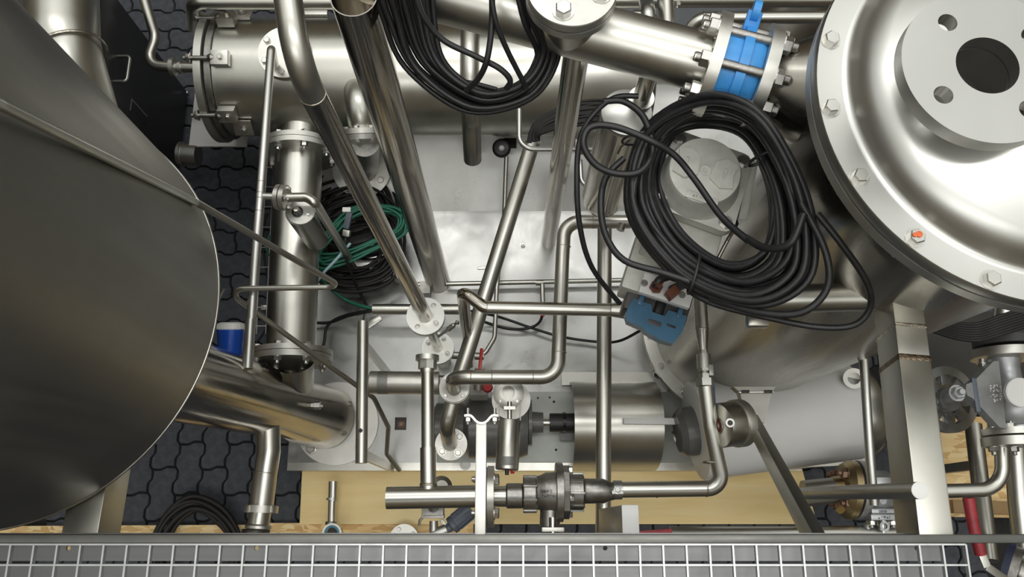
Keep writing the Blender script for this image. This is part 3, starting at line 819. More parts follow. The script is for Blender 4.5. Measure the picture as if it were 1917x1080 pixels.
# pneumatic cylinder lying beside it
c0, c1 = P(692, 716, 0.62), P(822, 717, 0.62)
rc = M(21.5, c0)
ac = thing('pneumatic_cylinder', 'light grey horizontal pneumatic cylinder left of the pump valve', 'actuator', c0)
MB().lathe([(rc * .9, 0), (rc, 0.003), (rc, (c1 - c0).length)], c0, c1 - c0, 48).build('barrel', S_FLG, ac)
MB().lathe([(rc * 1.005, 0.03), (rc * 1.005, 0.065)], c0, c1 - c0, 48).build('label_band', metal('dull_label', (0.40, 0.40, .38), 0.6), ac)
MB().tube([c0 - V((0.02, 0, 0)), c0], 0.006, 10).build('air_fitting', BLACKP, ac)
for s_ in (-1, 1):
    MB().tube([c1 + V((-.005, s_ * 0.022, 0.01)), P(840, 717 , 0.66) + V((0, s_ * 0.022, 0))], 0.0035, 10).build('yoke_rod', S_BLT, ac)

# second valve with upright cylinder on the pump outlet
vv = thing('pneumatic_cylinder', 'steel pneumatic cylinder with yoke pointing down beside the clamp bracket', 'actuator', P(955, 735, 0.5))
g0, g1 = P(954, 786, 0.86), P(949, 878, 0.86)
rg = M(21.5, g0)
MB().lathe([(rg * .95, 0), (rg, 0.003), (rg, (g1 - g0).length), (rg * .9, (g1 - g0).length + .003)], g0, g1 - g0, 48).build('barrel', S_SAT, vv)
lc = g0 + (g1 - g0) * 0.85
# curved dark label strip
u, w, a = frame_of(g1 - g0)
m = MB(); vs = []
for h in (-0.013, 0.013):
    for k in range(9):
        t = math.pi / 2 + (k - 4) * 0.14
        side = V((0, 0, 1)) * math.sin(t) + V((1, 0, 0)) * math.cos(t)
        vs.append(lc + a * h + side * rg * 1.012)
m.add(vs, [(k, k + 1, 10 + k, 9 + k) for k in range(8)]); m.build('label_strip', metal('dull_label_dark', (0.30, 0.30, .29), 0.6), vv)
fv = P(952, 736, 0.78)
MB().ring([(0.02, 0), (M(29, fv), 0), (M(29, fv), .012), (0.03, .02), (0.02, .02)], fv, (0, 0, 1), 40).build('valve_flange', S_FLG, vv, 35)
MB().lathe([(M(36, P(955, 748, .6)), 0), (M(36, P(955, 748, .6)), .016)], P(957, 750, .60), (0, 0, 1), 40).build('pump_flange', S_FLG, vv, 35)
MB().lathe([(0.034, -.16), (0.034, 0)], fv, (0, 0, 1), 32).build('valve_body', S_FLG, vv)
for k in range(4):
    t = math.radians(45 + 90 * k); bolt(vv, fv + V((math.cos(t), math.sin(t), 0)) * M(23, fv) + V((0, 0, .012)), (0, 0, 1), 0.006, 'head')
for s_ in (-1, 1):
    MB().beam(P(954, 750, .86) + V((s_ * rg * .93, 0, 0)), g0 + V((s_ * rg * .93, -.004, 0)), 0.004, 0.03).build('yoke_plate', S_CAST, vv)
MB().tube([P(954, 752, .86), g0], 0.007, 12).build('piston_rod', S_BLT, vv)
MB().box(P(954, 764, .87), (0.035, 0.010, 0.012)).build('yoke_clamp', S_FLG, vv)
MB().tube([g1, P(949, 889, .86)], 0.006, 10).build('air_fitting', BLACKP, vv)
MB().tube([g1 + V((.012, 0, -.01)), P(958, 885, .85), P(963, 884, .85)], 0.004, 8).build('air_fitting', REDP, vv)

# ================================================================== PIPE J (horizontal with raised leg)
ZJ = 1.10
J = thing('crossover_pipe', 'satin pipe running sideways to the blue box with a polished drop leg', 'pipe', P(880, 660, ZB))
dj = M(24, P(1000, 578, ZJ))
MB().tube(PP([(880, 680, 0.42), (866, 545, ZJ), (906, 575, ZJ), (1150, 580, ZJ)]), dj / 2, 28, dj * .8, True, 9).build('pipe_run', S_POL, J, 50)
MB().tube(PP([(913, 575.5, ZJ), (1143, 580, ZJ)]), dj / 2 * 1.012, 28).build('satin_run', S_SAT, J)
MB().lathe([(dj / 2 * 1.02, 0), (dj * .5 * 1.5, 0.05)], P(1142, 580, ZJ), (1, 0, 0), 28).build('cone', S_SAT, J)
weld(J, P(1142, 580, ZJ), (1, 0, 0), dj / 2, .0015); weld(J, P(912, 575.5, ZJ), (1, 0, 0), dj / 2, .0012)

# ================================================================== PIPE K (straight, vertical in the picture)
ZK = 0.82
k0, k1 = P(1132, 418, ZK), P(1129, 1020, ZK)
K = MB().tube([k0, k1], M(28, P(1130, 700, ZK)) / 2, 32).build('straight_pipe', S_SAT, None); tag(K, 'long straight satin pipe crossing over the curved guard toward the walkway', 'pipe')

# thin pipes close to the sheet
L1 = thing('thin_sheet_pipe', 'thin pipe lying across the base sheet with a small tee', 'pipe', P(1000, 530, .26))
MB().tube(PP([(737, 497, .25), (735, 524, .25), (765, 533, .25), (1190, 524, .25)]), M(9, P(900, 530, .25)) / 2, 14, 0.03).build('pipe_run', S_SAT, L1, 50)
MB().tube(PP([(1015, 530, .25), (1016, 566, .25)]), M(9, P(1015, 540, .25)) / 2, 14).build('branch', S_SAT, L1)
MB().lathe([(.012, 0), (.012, .03)], P(1003, 529, .25), (1, 0, 0), 14).build('tee', S_SAT, L1)
L2 = thing('thin_sheet_pipe', 'thin bent pipe from the rear sheet past slanted pipe to the white flange', 'pipe', P(930, 600, .3))
MB().tube(PP([(948, 292, .40), (944, 400, .30), (930, 540, .32), (926, 632, .32), (905, 667, .32), (845, 665, .34)]), M(8.5, P(930, 600, .32)) / 2, 14, 0.05).build('pipe_run', S_SAT, L2, 50)
MB().tube(PP([(905, 667, .32), (845, 665, .34)]), M(14, P(870, 665, .32)) / 2, 14).build('sleeve', S_SAT, L2)
kb = thing('black_knob', 'round black knob on the rear sheet under the housing', 'knob', P(940, 282, .40))  # plain black knob fixed on the rear sheet
MB().lathe([(.012, -.05), (.022, -.02), (.036, -.004), (.036, .02), (.028, .03), (.012, .034), (0, .034)], P(939, 278, .45), (0, -.35, 1), 24).build('knob_body', BLACKP, kb)
bolt(kb, P(939, 277, .484), (0, -.35, 1), .008, 'head', S_CAST)
MB().box(P(955, 268, .41), (.05, .03, .03)).build('knob_base', BLACKP, kb)

# conduit tube with cables
cd = MB().tube(PP([(698, 579, .34), (868, 579, .34)]), M(20, P(760, 579, .34)) / 2, 24, 0, True, 7, False, .002).build('conduit_tube', S_SAT, None); tag(cd, 'short horizontal conduit tube with cables entering its left end', 'conduit')

# bracket tube with hole
zt_ = 0.86
bt = thing('bracket_tube', 'short straight tube with one drilled hole beside the base flange', 'tube', P(677, 735, zt_))
r_ = M(11, P(678, 730, zt_))
MB().tube([P(679.5, 602, zt_), P(676.5, 867, zt_)], r_, 28).build('tube', S_SAT, bt)
MB().lathe([(M(4, P(675, 806, zt_)), 0), (M(4, P(675, 806, zt_)), .002), (0, .002)], P(675, 806, zt_ + r_ - .0015), (0, 0, 1), 14).build('drilled_hole', DARKHOLE, bt)
MB().tube([P(680, 602, zt_), P(682, 588, zt_)], .003, 8).build('hook', BLACKP, bt)
for y_ in (640, 850):
    q_ = P(678, y_, zt_); MB().box((q_.x, q_.y, (zt_ + ZB) / 2), (.012, .03, zt_ - ZB)).build('leg', S_SAT, bt)

# ================================================================== PUMP, COUPLING, MOTOR GUARD
pu = thing('centrifugal_pump', 'dark grey painted pump with flanged bearing end on a pale plate', 'pump', P(920, 800, ZB))
pp0 = P(1060, 800, ZB)
MB().bbox(((P(820, 800, ZB).x + P(1300, 800, ZB).x) / 2, (P(900, 866, ZB).y + P(900, 735, ZB).y) / 2, ZB + .012), (P(1300, 800, ZB).x - P(820, 800, ZB).x, P(900, 735, ZB).y - P(900, 866, ZB).y, 0.022), None, .004).build('pump_plate', PUMPP, pu)
for (x, y) in ((1037, 752), (1041, 842), (1007, 745), (1029, 744)):
    MB().lathe([(.005 if x > 1030 else .0025, 0), (.004, .0008), (0, .001)], P(x, y, ZB + .0232), (0, 0, 1), 10).build('plate_hole', DARKHOLE, pu)
zp = 0.36
a0_, a1_ = P(818, 800, zp), P(985, 800, zp)
rp = M(62, P(900, 800, zp)) * 0.92
MB().lathe([(rp * .55, -.02), (rp * .8, 0), (rp * .8, .10), (rp, .12), (rp, .30), (rp * .9, .33)], a0_, (1, 0, 0), 48).build('pump_casing', GREYP, pu, 30)
xf = P(985, 791, zp).x
ctr = V((xf, P(985, 791, zp).y, zp))
MB().lathe([(rp * .35, -.05), (rp * .72, -.012), (rp * .72, .006), (rp * .76, .008), (rp * .76, .020), (rp * .36, .022), (rp * .33, .062), (0, .062)], ctr, (1, 0, 0), 40).build('bearing_flange', GREYP, pu, 30)
MB().tube([ctr + V((.06, 0, 0)), ctr + V((.11, 0, 0))], .012, 20).build('shaft', S_BLT, pu)
cc = P(1029, 791, zp)
m = MB().lathe([(.034, 0), (.034, .048), (.026, .05), (.026, .056), (.034, .058), (.034, .105)], V((cc.x, ctr.y, zp)), (1, 0, 0), 32)
cpl = m.build('coupling', BLACKP, pu, 30)
for k in range(8):
    t = 2 * math.pi * k / 8
    MB().box(V((cc.x + .053, ctr.y + .031 * math.cos(t), zp + .031 * math.sin(t))), (.012, .012, .012), Matrix.Rotation(t, 3, 'X')).build('coupling_tooth', BLACKP, cpl)
MB().tube([V((cc.x + .1, ctr.y, zp)), V((cc.x + .25, ctr.y, zp))], .024, 20).build('motor_shaft', GREYP, pu)
MB().box(V((cc.x + .09, ctr.y - .045, zp - .05)), (.10, .03, .03)).build('coupling_foot', GREYP, pu)
# curved guard sheet
gx0, gx1 = P(1078, 800, .5).x, P(1249, 800, .5).x
gy0, gy1 = P(1150, 880, .23).y, P(1150, 716, .23).y
gd = thing('curved_guard', 'curved stainless guard sheet over the motor coupling', 'guard', V(((gx0 + gx1) / 2, (gy0 + gy1) / 2, ZB)))
gm = MB(); n = 28; vs = []; cy = (gy0 + gy1) / 2; ry = (gy1 - gy0) / 2
for r_o in (0, .004):
    for k in range(n + 1):
        t = math.pi * k / n
        for x in (gx0, gx1):
            vs.append(V((x, cy - math.cos(t) * (ry - r_o), ZB + .022 + math.sin(t) * (0.235 - r_o))))
h = 2 * (n + 1); fs = []
for k in range(n):
    i = 2 * k
    fs += [(i, i + 1, i + 3, i + 2), (h + i, h + i + 2, h + i + 3, h + i + 1), (i, i + 2, h + i + 2, h + i), (i + 1, h + i + 1, h + i + 3, i + 3)]
gm.add(vs, fs); gm.build('guard_sheet', S_SAT, gd, 50)
MB().box(((gx0 + gx1) / 2 - .01, gy1 + .015, ZB + .028), (gx1 - gx0 + .04, .05, .008)).build('guard_foot', S_SAT, gd)
MB().lathe([(.085, 0), (.085, .10), (.07, .12), (0, .12)], V((gx1 - .12, ctr.y, zp)), (1, 0, 0), 32).build('motor_nose', GREYP, gd)
def worn_marks(parent, p, ux, uy, n, h, mat):
    """row of worn, unreadable raised casting marks"""
    ux = V(ux).normalized(); uy = V(uy); uy = (uy - ux * uy.dot(ux)).normalized(); nz = ux.cross(uy); m = MB()
    for k in range(n):
        c = V(p) + ux * (k - (n - 1) / 2) * h * .85
        for q in range(2):
            m.box(c + ux * rnd.uniform(-.2, .2) * h + uy * rnd.uniform(-.35, .35) * h, (h * rnd.uniform(.15, .5), h * rnd.uniform(.15, .5), .002), Matrix((ux, uy, nz)).transposed())
    return m.build('worn_casting_marks', mat, parent)
# ================================================================== BIG SLANTED PIPE with tee, blue valve, cone to vessel
ZS = 1.87
s0, s1 = P(700, -46, ZS), P(1321, 118, ZS)
sd = (s1 - s0); sd.z = 0; sd.normalize()
sp = thing('slanted_pipe', 'wide slanted steel pipe with round blind flange tee leading to blue valve', 'pipe', V((s0.x, s0.y, ZS)).lerp(s1, .5))
RS = 0.0615
MB().tube([s0 - sd * .35, s1], RS, 48, 0, False).build('pipe_run', S_SAT, sp)
RFS = 0.108
flange(sp, s1, sd, RFS, 0.024, 0, 8, RFS * .80, 0.0135, None, None, (), S_FLG, 0.1, 'pipe_flange')
s2 = P(1414, 142, ZS); s2 = s1 + sd * (s2 - s1).dot(sd)
# tee with blind flange
pt = P(1068, 62, ZS); pt = s0 + sd * (pt - s0).dot(sd)
ptop = P(1071, -26, 2.03)
MB().tube([pt, V((ptop.x, ptop.y, 1.985))], 0.060, 40, 0, False).build('tee_neck', S_SAT, sp)
RBF = M(86, ptop)
MB().lathe([(RBF * .75, -.046), (RBF, -.044), (RBF, -.026)], ptop, (0, 0, 1), 64).build('neck_flange', S_FLG, sp, 30)
MB().lathe([(RBF * .96, -.026), (RBF * .96, -.021)], ptop, (0, 0, 1), 64).build('gasket', BLACKP, sp, 30)
bfl = MB().lathe([(RBF, -.021), (RBF, -.002), (RBF * .985, 0), (0, 0)], ptop, (0, 0, 1), 64).build('blind_flange', S_FLG, sp, 30)
for k in range(4):
    t = math.radians(-18 + 90 * k)
    bolt(bfl, ptop + V((math.cos(t), math.sin(t), 0)) * RBF * .66, (0, 0, 1), 0.0165, 'head')
# blue wafer valve
bv = thing('wafer_valve', 'bright blue butterfly valve body clamped between two pipe flanges', 'valve', s1 + sd * .05 - V((0, 0, .12)))
gap0 = s1 + sd * 0.0245; gapL = (s2 - gap0).dot(sd) - 0.001
MB().ring([(.05, 0), (.083, 0), (.083, gapL * .40), (.092, gapL * .40), (.092, gapL * .64), (.083, gapL * .64), (.083, gapL * .88), (.078, gapL), (.05, gapL)], gap0, sd, 56).build('valve_body', BLUEV, bv, 30)
side = V((0, 0, 1)).cross(sd).normalized()
pk = gap0 + sd * gapL * .5
tv = (side * .80 + V((0, 0, .6))).normalized()
MB().beam(pk + tv * .08, pk + tv * .122, 0.014, 0.030, sd, .003).build('lug', BLUEV, bv)
MB().lathe([(.021, -.0075), (.021, .0075)], pk + tv * .122, sd, 24).build('lug_eye', BLUEV, bv)
MB().beam(pk - V((0, 0, .08)), pk - V((0, 0, .16)) - side * .02, 0.05, 0.05, sd, .004).build('stem_neck', BLUEV, bv)
for ang in (18, 68, 118, 163, 208, 253, 298, 343):
    t = math.radians(ang); dd = (side * math.cos(t) + V((0, 0, 1)) * math.sin(t)) * RFS * .80
    sb_ = MB().tube([s1 + dd - sd * .028, s2 + dd + sd * .055], 0.0100, 14).build('stud_bolt', S_CAST, bv)
    bolt(sb_, s1 + dd, -sd, .0185, 'nut'); bolt(sb_, s2 + dd + sd * .024, sd, .0185, 'nut')
# outlet cone on the vessel
flange(ves, s2, sd, RFS, 0.024, 0, 0, 0, 0, None, None, (), S_FLG, 0, 'side_flange')
Lc = (V((TX * .85 + VX * .15, TY * .85 + VY * .15, ZS)) - s2).dot(sd) - RB * .9
MB().lathe([(.064, .02), (.066, .03), (.105, Lc * .62), (.125, Lc)], s2, sd, 56).build('side_cone', S_VES, ves)

# ================================================================== ACTUATOR with round cap
ang = math.radians(-19)
e1 = V((math.cos(ang), math.sin(ang), 0)); e2 = V((-math.sin(ang), math.cos(ang), 0)); RZ = Matrix((e1, e2, V((0, 0, 1)))).transposed()
ac0 = P(1320, 319, 1.75)
av = thing('valve_actuator', 'grey cast valve actuator with round embossed cap inside the cable coil', 'actuator', V((ac0.x, ac0.y, 1.2)))
RCP = M(69, ac0)
MB().lathe([(RCP * 1.16, -.066), (RCP * 1.10, -.05), (RCP * 1.02, -.035), (RCP * 1.0, -.006), (RCP * .96, 0), (RCP * .30, 0), (RCP * .17, .0008), (RCP * .165, -.003), (RCP * .06, -.003), (RCP * .05, -.001), (0, -.001)], ac0, (0, 0, 1), 64).build('round_cap', GREYC, av, 25)
def rel(o, x, y, z): return o + e1 * x + e2 * y + V((0, 0, z))
# embossed emblems : two six-cornered plates with a slot, and a name plate
for s_ in (-1, 1):
    oc = rel(ac0, s_ * RCP * .54, 0.004, 0)
    outl = [(-.030, -.020), (-.004, -.036), (.024, -.028), (.017, .0), (.024, .028), (-.004, .036), (-.026, .022)] if s_ > 0 else [(.030, -.020), (.004, -.036), (-.024, -.028), (-.017, .0), (-.024, .028), (.004, .036), (.026, .022)]
    outl = outl if s_ > 0 else outl[::-1]
    sl = [(-.004, -.013), (.003, -.013), (.003, .013), (-.004, .013)]
    MB().prism(outl, oc, e1, e2, .005, [sl]).build('emblem_relief', GREYC, av, 30)
npz = P(1314, 371, ac0.z + .001)
MB().bbox(npz, (M(62, npz), M(15, npz), .005), RZ, .001).build('name_plate_relief', GREYC, av)
worn_marks(av, P(1314, 371, ac0.z + .004), e1, e2, 6, .009, GREYC)
fz = ac0.z - .062
fl_out = []
cpts = [P(1272, 260, fz), P(1391, 303, fz), P(1358, 417, fz), P(1238, 372, fz)]
cmid = (cpts[0] + cpts[1] + cpts[2] + cpts[3]) / 4
m = MB()
ol = []
for k, p in enumerate(cpts):
    d = (p - cmid); l = d.length; d.normalize(); pd = V((-d.y, d.x, 0))
    for a_k in (-.9, -.35, .35, .9)[::-1]:
        q = p + d * .02 * math.cos(a_k) * 1.0 + pd * .022 * math.sin(a_k)
        ol.append((q.x, q.y))
m.prism(ol[::-1] if False else ol, (0, 0, fz - .03), (1, 0, 0), (0, 1, 0), .03).build('square_flange', GREYC, av, 30)
for p in cpts: bolt(av, p, (0, 0, 1), .0125, 'head', S_BLT)
MB().bbox(V((cmid.x, cmid.y, fz - .10)) - e2 * .01, (.175, .17, .16), RZ, .02).build('gear_housing', GREYC, av)
MB().bbox(V((cmid.x, cmid.y, fz - .045)) - e2 * .125, (.165, .075, .016), RZ, .007).build('seam_plate', GREYC, av)
MB().bbox(V((cmid.x, cmid.y, fz - .10)) - e2 * .125, (.16, .07, .11), RZ, .008).build('lower_housing', GREYC, av)
MB().tube([V((cmid.x, cmid.y, fz - .18)), V((cmid.x, cmid.y, .9))], .05, 28).build('stem_column', S_SAT, av)
MB().beam(P(1408, 300, 1.66), P(1386, 410, 1.60), .02, .05).build('side_rib', GREYC, av)
MB().tube(PP([(1375, 428, 1.60), (1362, 450, 1.58), (1340, 492, 1.56)]), .0045, 10, .02).build('air_tube', S_POL, av)
MB().lathe([(.006, 0), (.012, .006), (.012, .03), (.007, .036)], P(1366, 400, 1.60), P(1376, 428, 1.58) - P(1366, 400, 1.60), 12).build('air_fitting', BLACKP, av)
MB().lathe([(.010, 0), (.010, .018)], P(1161, 431, 1.40), (.35, .9, 0), 10).build('knurled_knob', S_BLT, av)

# positioner with blue lid
pz = 1.50
bx_ = P(1222, 560, 1.42)
ps = thing('valve_positioner', 'positioner box with translucent blue lid below the cable coil', 'positioner', bx_)
MB().bbox(P(1212, 500, 1.43), (.10, .17, .10), RZ, .008).build('mount_arm', GREYC, ps)
MB().bbox(P(1232, 556, 1.41), (M(118, bx_), M(105, bx_), .10), RZ, .01).build('dark_housing', DARKH, ps)
wb = P(1247, 545, 1.50)
MB().bbox(wb, (M(98, wb), M(40, wb), .022), RZ, .002).build('pneumatic_block', COWL, ps)
for (x, y) in ((1206, 530), (1277, 552)):
    MB().lathe([(.0085, 0), (.0085, .001), (.0062, .0012), (.0058, -.004), (0, -.004)], P(x, y, 1.5112), (0, 0, 1), 18).build('counterbored_screw', S_CAST, ps)
MB().lathe([(.016, 0), (.016, .008), (.011, .009), (.011, .03), (0, .03)], P(1227, 539, 1.511), (.15, .2, 1), 6).build('plug_nut', BROWNR, ps)
MB().tube(PP([(1227, 537, 1.525), (1233, 523, 1.54), (1250, 518, 1.53)]), .0095, 14, .015).build('cable_plug', BLACKP, ps)
MB().bbox(P(1258, 549, 1.525), (.030, .022, .03), Matrix.Rotation(math.radians(38), 3, 'Z'), .003).build('brown_connector', BROWNR, ps)
MB().bbox(P(1270, 537, 1.52), (.045, .02, .02), Matrix.Rotation(math.radians(25), 3, 'Z'), .003).build('connector_boot', BLACKP, ps)
# lid : flared blue cover
lz = 1.44; lw = M(103, P(1225, 590, lz)); lh = M(66, P(1225, 590, lz))
lc_ = P(1226, 600, lz)
outl = [(-lw / 2, lh * .30), (-lw * .16, lh * .30), (-lw * .12, lh * .10), (lw * .12, lh * .10), (lw * .16, lh * .30), (lw / 2, lh * .30), (lw / 2, -lh * .18), (lw * .40, -lh * .58), (lw * .18, -lh * .60), (-lw * .12, -lh * .50), (-lw * .20, -lh * .42), (-lw * .48, -lh * .38), (-lw * .56, -lh * .18)]
lid = MB().prism(outl[::-1], lc_, e1, e2, .034).build('blue_lid', BLUET, ps, 30)
for x in (-.36, .36):
    MB().bbox(rel(lc_, lw * x, lh * .38, .03), (.012, .036, .016), RZ, .003).build('lid_catch', BLUET, lid)
    MB().tube([rel(lc_, lw * (x * .6) - .02, lh * .52, .02), rel(lc_, lw * (x * .6) + .02, lh * .52, .02)], .006, 10).build('hinge_pin', DARKH, lid)
MB().tube([rel(lc_, 0, lh * .95, .02), rel(lc_, 0, lh * .12, .02)], .013, 16).build('cable_gland', BLACKP, ps)
MB().bbox(rel(lc_, -.002, -lh * .18, .0345), (.032, .012, .001), RZ, .001).build('lid_window', DARKH, lid)
MB().bbox(rel(lc_, lw * .28, -lh * .12, .0345), (.022, .006, .001), RZ, .001).build('maker_badge', BLACKP, lid)

# ================================================================== CONDENSATE POT (upright, capped)
pt0 = P(1172, 214, 1.60)
pot = thing('capped_pot', 'upright stainless pot with sloping pale cap beside the cable coil', 'pot', V((pt0.x, pt0.y, 1.05)))
pot_axis = V((0.0, 0.0, 1))
RPT = M(49, pt0)
MB().lathe([(0, 1.03), (RPT * .7, 1.04), (RPT * .95, 1.06), (RPT, 1.09), (RPT, 1.60)], V((pt0.x, pt0.y, 0)), (0, 0, 1), 48).build('pot_body', S_POL, pot, 50)
MB().lathe([(RPT, 1.60), (RPT * 1.01, 1.604), (RPT * .96, 1.612), (RPT * .4, 1.622), (0, 1.622)], V((pt0.x, pt0.y, 0)), (0, 0, 1), 48).build('pot_cap', S_COV, pot, 50)
pc2 = P(1200, 186, 1.625)
MB().ring([(.018, 0), (.031, 0), (.031, .008), (.018, .008)], pc2, (0, 0, 1), 28).build('collar', S_COV, pot, 30)
MB().tube([pc2, V((pc2.x, pc2.y, 1.84))], .0205, 24).build('inlet_tube', S_POL, pot)

# bent thin rail pipe
br = MB().tube(PP([(972, 205, 1.02), (972, 279, 1.02), (1125, 279, 1.02)]), M(9.5, P(1000, 279, 1.02)) / 2, 14, .045).build('bent_tube', S_COV, None); tag(br, 'thin pale bent tube below the cable bundle behind the upright tube', 'tube')
br = MB().tube(PP([(1086, 300, 1.0), (1088, 340, 1.0), (1102, 350, 1.0), (1130, 352, 1.0)]), M(9, P(1088, 340, 1.0)) / 2, 12, .03).build('bent_tube', S_COV, None); tag(br, 'little hooked tube peeking out left of the capped pot', 'tube')
sr = MB().beam(P(1082, 262, .9), P(1079, 380, .85), .018, .018).build('flat_strut', S_DRK, None); tag(sr, 'narrow dark upright strut left of the capped pot', 'strut')

# ================================================================== LOWER TEE LINE with strainer valve
ZT = 1.15
tl = thing('tee_line', 'stainless tee pipe with union at top in front of the plywood', 'pipe', P(800, 930, ZT))
rt = M(20.5, P(800, 932, ZT))
MB().tube([P(724, 932, ZT), P(893, 929, ZT)], rt, 36, 0, True, 7, False, .002).build('main_run', S_SAT, tl)
MB().tube([P(800.5, 690, ZT), P(801, 840, ZT)], M(12, P(800, 760, ZT)), 28).build('branch_run', S_SAT, tl)
MB().tube([P(801, 838, ZT), P(802, 925, ZT)], M(14.8, P(800, 880, ZT)), 28).build('branch_sleeve', S_SAT, tl)
MB().lathe([(M(12, P(800, 690, ZT)), 0), (M(14, P(800, 690, ZT)), .012), (M(14, P(800, 690, ZT)), .020)], P(800, 699, ZT), (0, 1, 0), 28).build('socket', S_SAT, tl)
MB().lathe([(M(17.5, P(800, 680, ZT)), 0), (M(17.5, P(800, 680, ZT)), .026)], P(800, 691, ZT), (0, 1, 0), 8).build('union_nut', S_FLG, tl, 20)
MB().lathe([(M(22, P(800, 670, ZT)), 0), (M(22, P(800, 670, ZT)), .014), (M(15, P(800, 670, ZT)), .015)], P(800, 675, ZT), (0, 1, 0), 32).build('union_collar', S_FLG, tl, 30)
weld(tl, P(802, 907, ZT), (0, 1, 0), M(15, P(800, 907, ZT)), .003)
# strainer valve
sv = thing('strainer_valve', 'cast steel flanged strainer valve with ribbed ends on the tee line', 'valve', P(1030, 920, ZT - .08))
def lx(name, prof_px, y, mat, seg=40, ang=30):
    """lathe along X : list of (px x, half height px)"""
    o = P(prof_px[0][0], y, ZT); sc = M(1, o)
    return MB().lathe([(h * sc, (x - prof_px[0][0]) * sc) for x, h in prof_px], o, (1, 0, 0), seg).build(name, mat, sv, ang)
lx('pipe_end', [(915, 19), (948, 19)], 929, S_SAT)
lx('weld_socket', [(947, 20), (950, 23), (977, 23), (980, 21)], 928, S_CAST)
lx('threaded_end', [(979, 30), (981, 33), (1002, 33), (1006, 30)], 925, S_CAST, 40)
for k in range(8):
    t = 2 * math.pi * k / 8 + .35; sc = M(1, P(990, 925, ZT))
    MB().bbox(P(992, 925, ZT) + V((0, math.cos(t), math.sin(t))) * 33 * sc, (.036, .008, .008), Matrix.Rotation(t, 3, 'X'), .002).build('rib', S_CAST, sv)
vbdy = lx('valve_body', [(1002, 29), (1014, 33), (1022, 37), (1043, 38)], 922, S_CAST, 48)
lx('body_flange', [(1040, 53), (1041, 54), (1053, 54), (1053.5, 53)], 921, S_CAST, 48)
lx('cap_flange', [(1053.5, 47), (1054, 49), (1064, 49), (1065, 48)], 921, S_CAST, 8, 20)
lx('cap_hub', [(1063, 27), (1064, 33), (1090, 33), (1093, 30)], 921, S_CAST, 40)
for k in range(8):
    t = 2 * math.pi * k / 8 + .1; sc = M(1, P(1078, 921, ZT))
    MB().bbox(P(1078, 921, ZT) + V((0, math.cos(t), math.sin(t))) * 33 * sc, (.042, .008, .008), Matrix.Rotation(t, 3, 'X'), .002).build('rib', S_CAST, sv)
for k in range(4):
    t = 2 * math.pi * k / 4 + .3; sc = M(1, P(1064, 921, ZT))
    bolt(sv, P(1064.5, 921, ZT) + V((0, math.cos(t), math.sin(t))) * 41 * sc, (1, 0, 0), .011, 'head')
lx('outlet_socket', [(1093, 22), (1095, 23), (1130, 22.5), (1140, 18), (1150, 16)], 919, S_CAST)
sc = M(1, P(1020, 915, ZT))
text(sv, '1.4408', P(1044 - 22, 919, ZT + 37.5 * sc), (-1, 0, 0), (0, -1, 0), .012, DARKH, .0015, 'cast_lettering')
worn_marks(sv, P(1026, 927, ZT + 37 * sc), (-1, -.05, 0), (0, -1, -.2), 5, .008, DARKH)
MB().tube(PP([(1030, 955, ZT), (1029, 986, ZT)]), M(19, P(1030, 960, ZT)), 28).build('stem_neck', S_CAST, sv)
MB().bbox(P(1035, 991, ZT + .02), (M(42, P(1035, 991, ZT)), M(8, P(1035, 991, ZT)), .03), None, .003).build('stem_plate', S_FLG, sv)
MB().lathe([(.012, 0), (.012, .05)], P(1035, 1006, ZT + .02), (0, 1, 0), 20).build('stem', S_POL, sv)
MB().lathe([(.012, 0), (.012, .022)], P(1047, 1003, ZT + .025), (1, 0, 0), 6).build('stop_screw', S_BLT, sv, 20)
MB().beam(P(1011, 1001, ZT + .01), P(1035, 1005, ZT + .01), .01, .006).build('lever_plate', S_FLG, sv)
# flange pair beside the bracket bar
flange(sv, P(913, 929, ZT), (1, 0, 0), M(56, P(915, 929, ZT)), .017, 0, 4, M(43, P(915, 929, ZT)), .014, 'head', None, (), S_FLG, .80, 'pipe_flange')
flange(sv, P(900, 929, ZT), (1, 0, 0), M(54, P(905, 929, ZT)), .017, 0, 4, M(43, P(905, 929, ZT)), .013, None, 'nut', (), S_FLG, .80, 'pipe_flange')

# pipe to the right with elbow, unions and ball valve up to the coil
rp_ = thing('elbow_line', 'satin pipe from the strainer valve bending up past the round gauge', 'pipe', P(1345, 910, ZT))
dr_ = M(29, P(1250, 915, ZT))
MB().tube(PP([(1140, 917, ZT), (1354, 914, ZT + .03), (1330, 800, ZT + .06), (1321, 722, ZT + .08)]), dr_ / 2, 28, .035, True, 9).build('pipe_run', S_SAT, rp_, 50)
for (x, y, z, ax, r) in ((1229, 916, ZT + .01, (1, 0, 0), dr_ / 2), (1322, 914.5, ZT + .025, (1, 0, 0), dr_ / 2), (1330, 866, ZT + .04, (.1, 1, 0), dr_ / 2)):
    weld(rp_, P(x, y, z), ax, r, .0018)
uax = (P(1311, 560, ZT + .1) - P(1320, 720, ZT + .08)).normalized()
def ly(name, y0, y1, h0, h1, mat, seg=24, z=ZT + .08):
    f = lambda y: 1320 - (720 - y) * 9.5 / 160
    a_, b_ = P(f(y0), y0, z), P(f(y1), y1, z)
    return MB().lathe([(M(h0, a_), 0), (M(h1, b_), (b_ - a_).length)], a_, b_ - a_, seg).build(name, mat, rp_, 25)
ly('union_nut', 723, 709, 17, 17, S_FLG, 6); ly('union_nut', 709, 700, 12, 12, S_FLG, 6)
ly('valve_body', 700, 668, 9.5, 9.5, S_CAST); ly('hex_socket', 695, 672, 12, 12, S_FLG, 6); ly('socket', 690, 663, 13, 13, S_FLG)
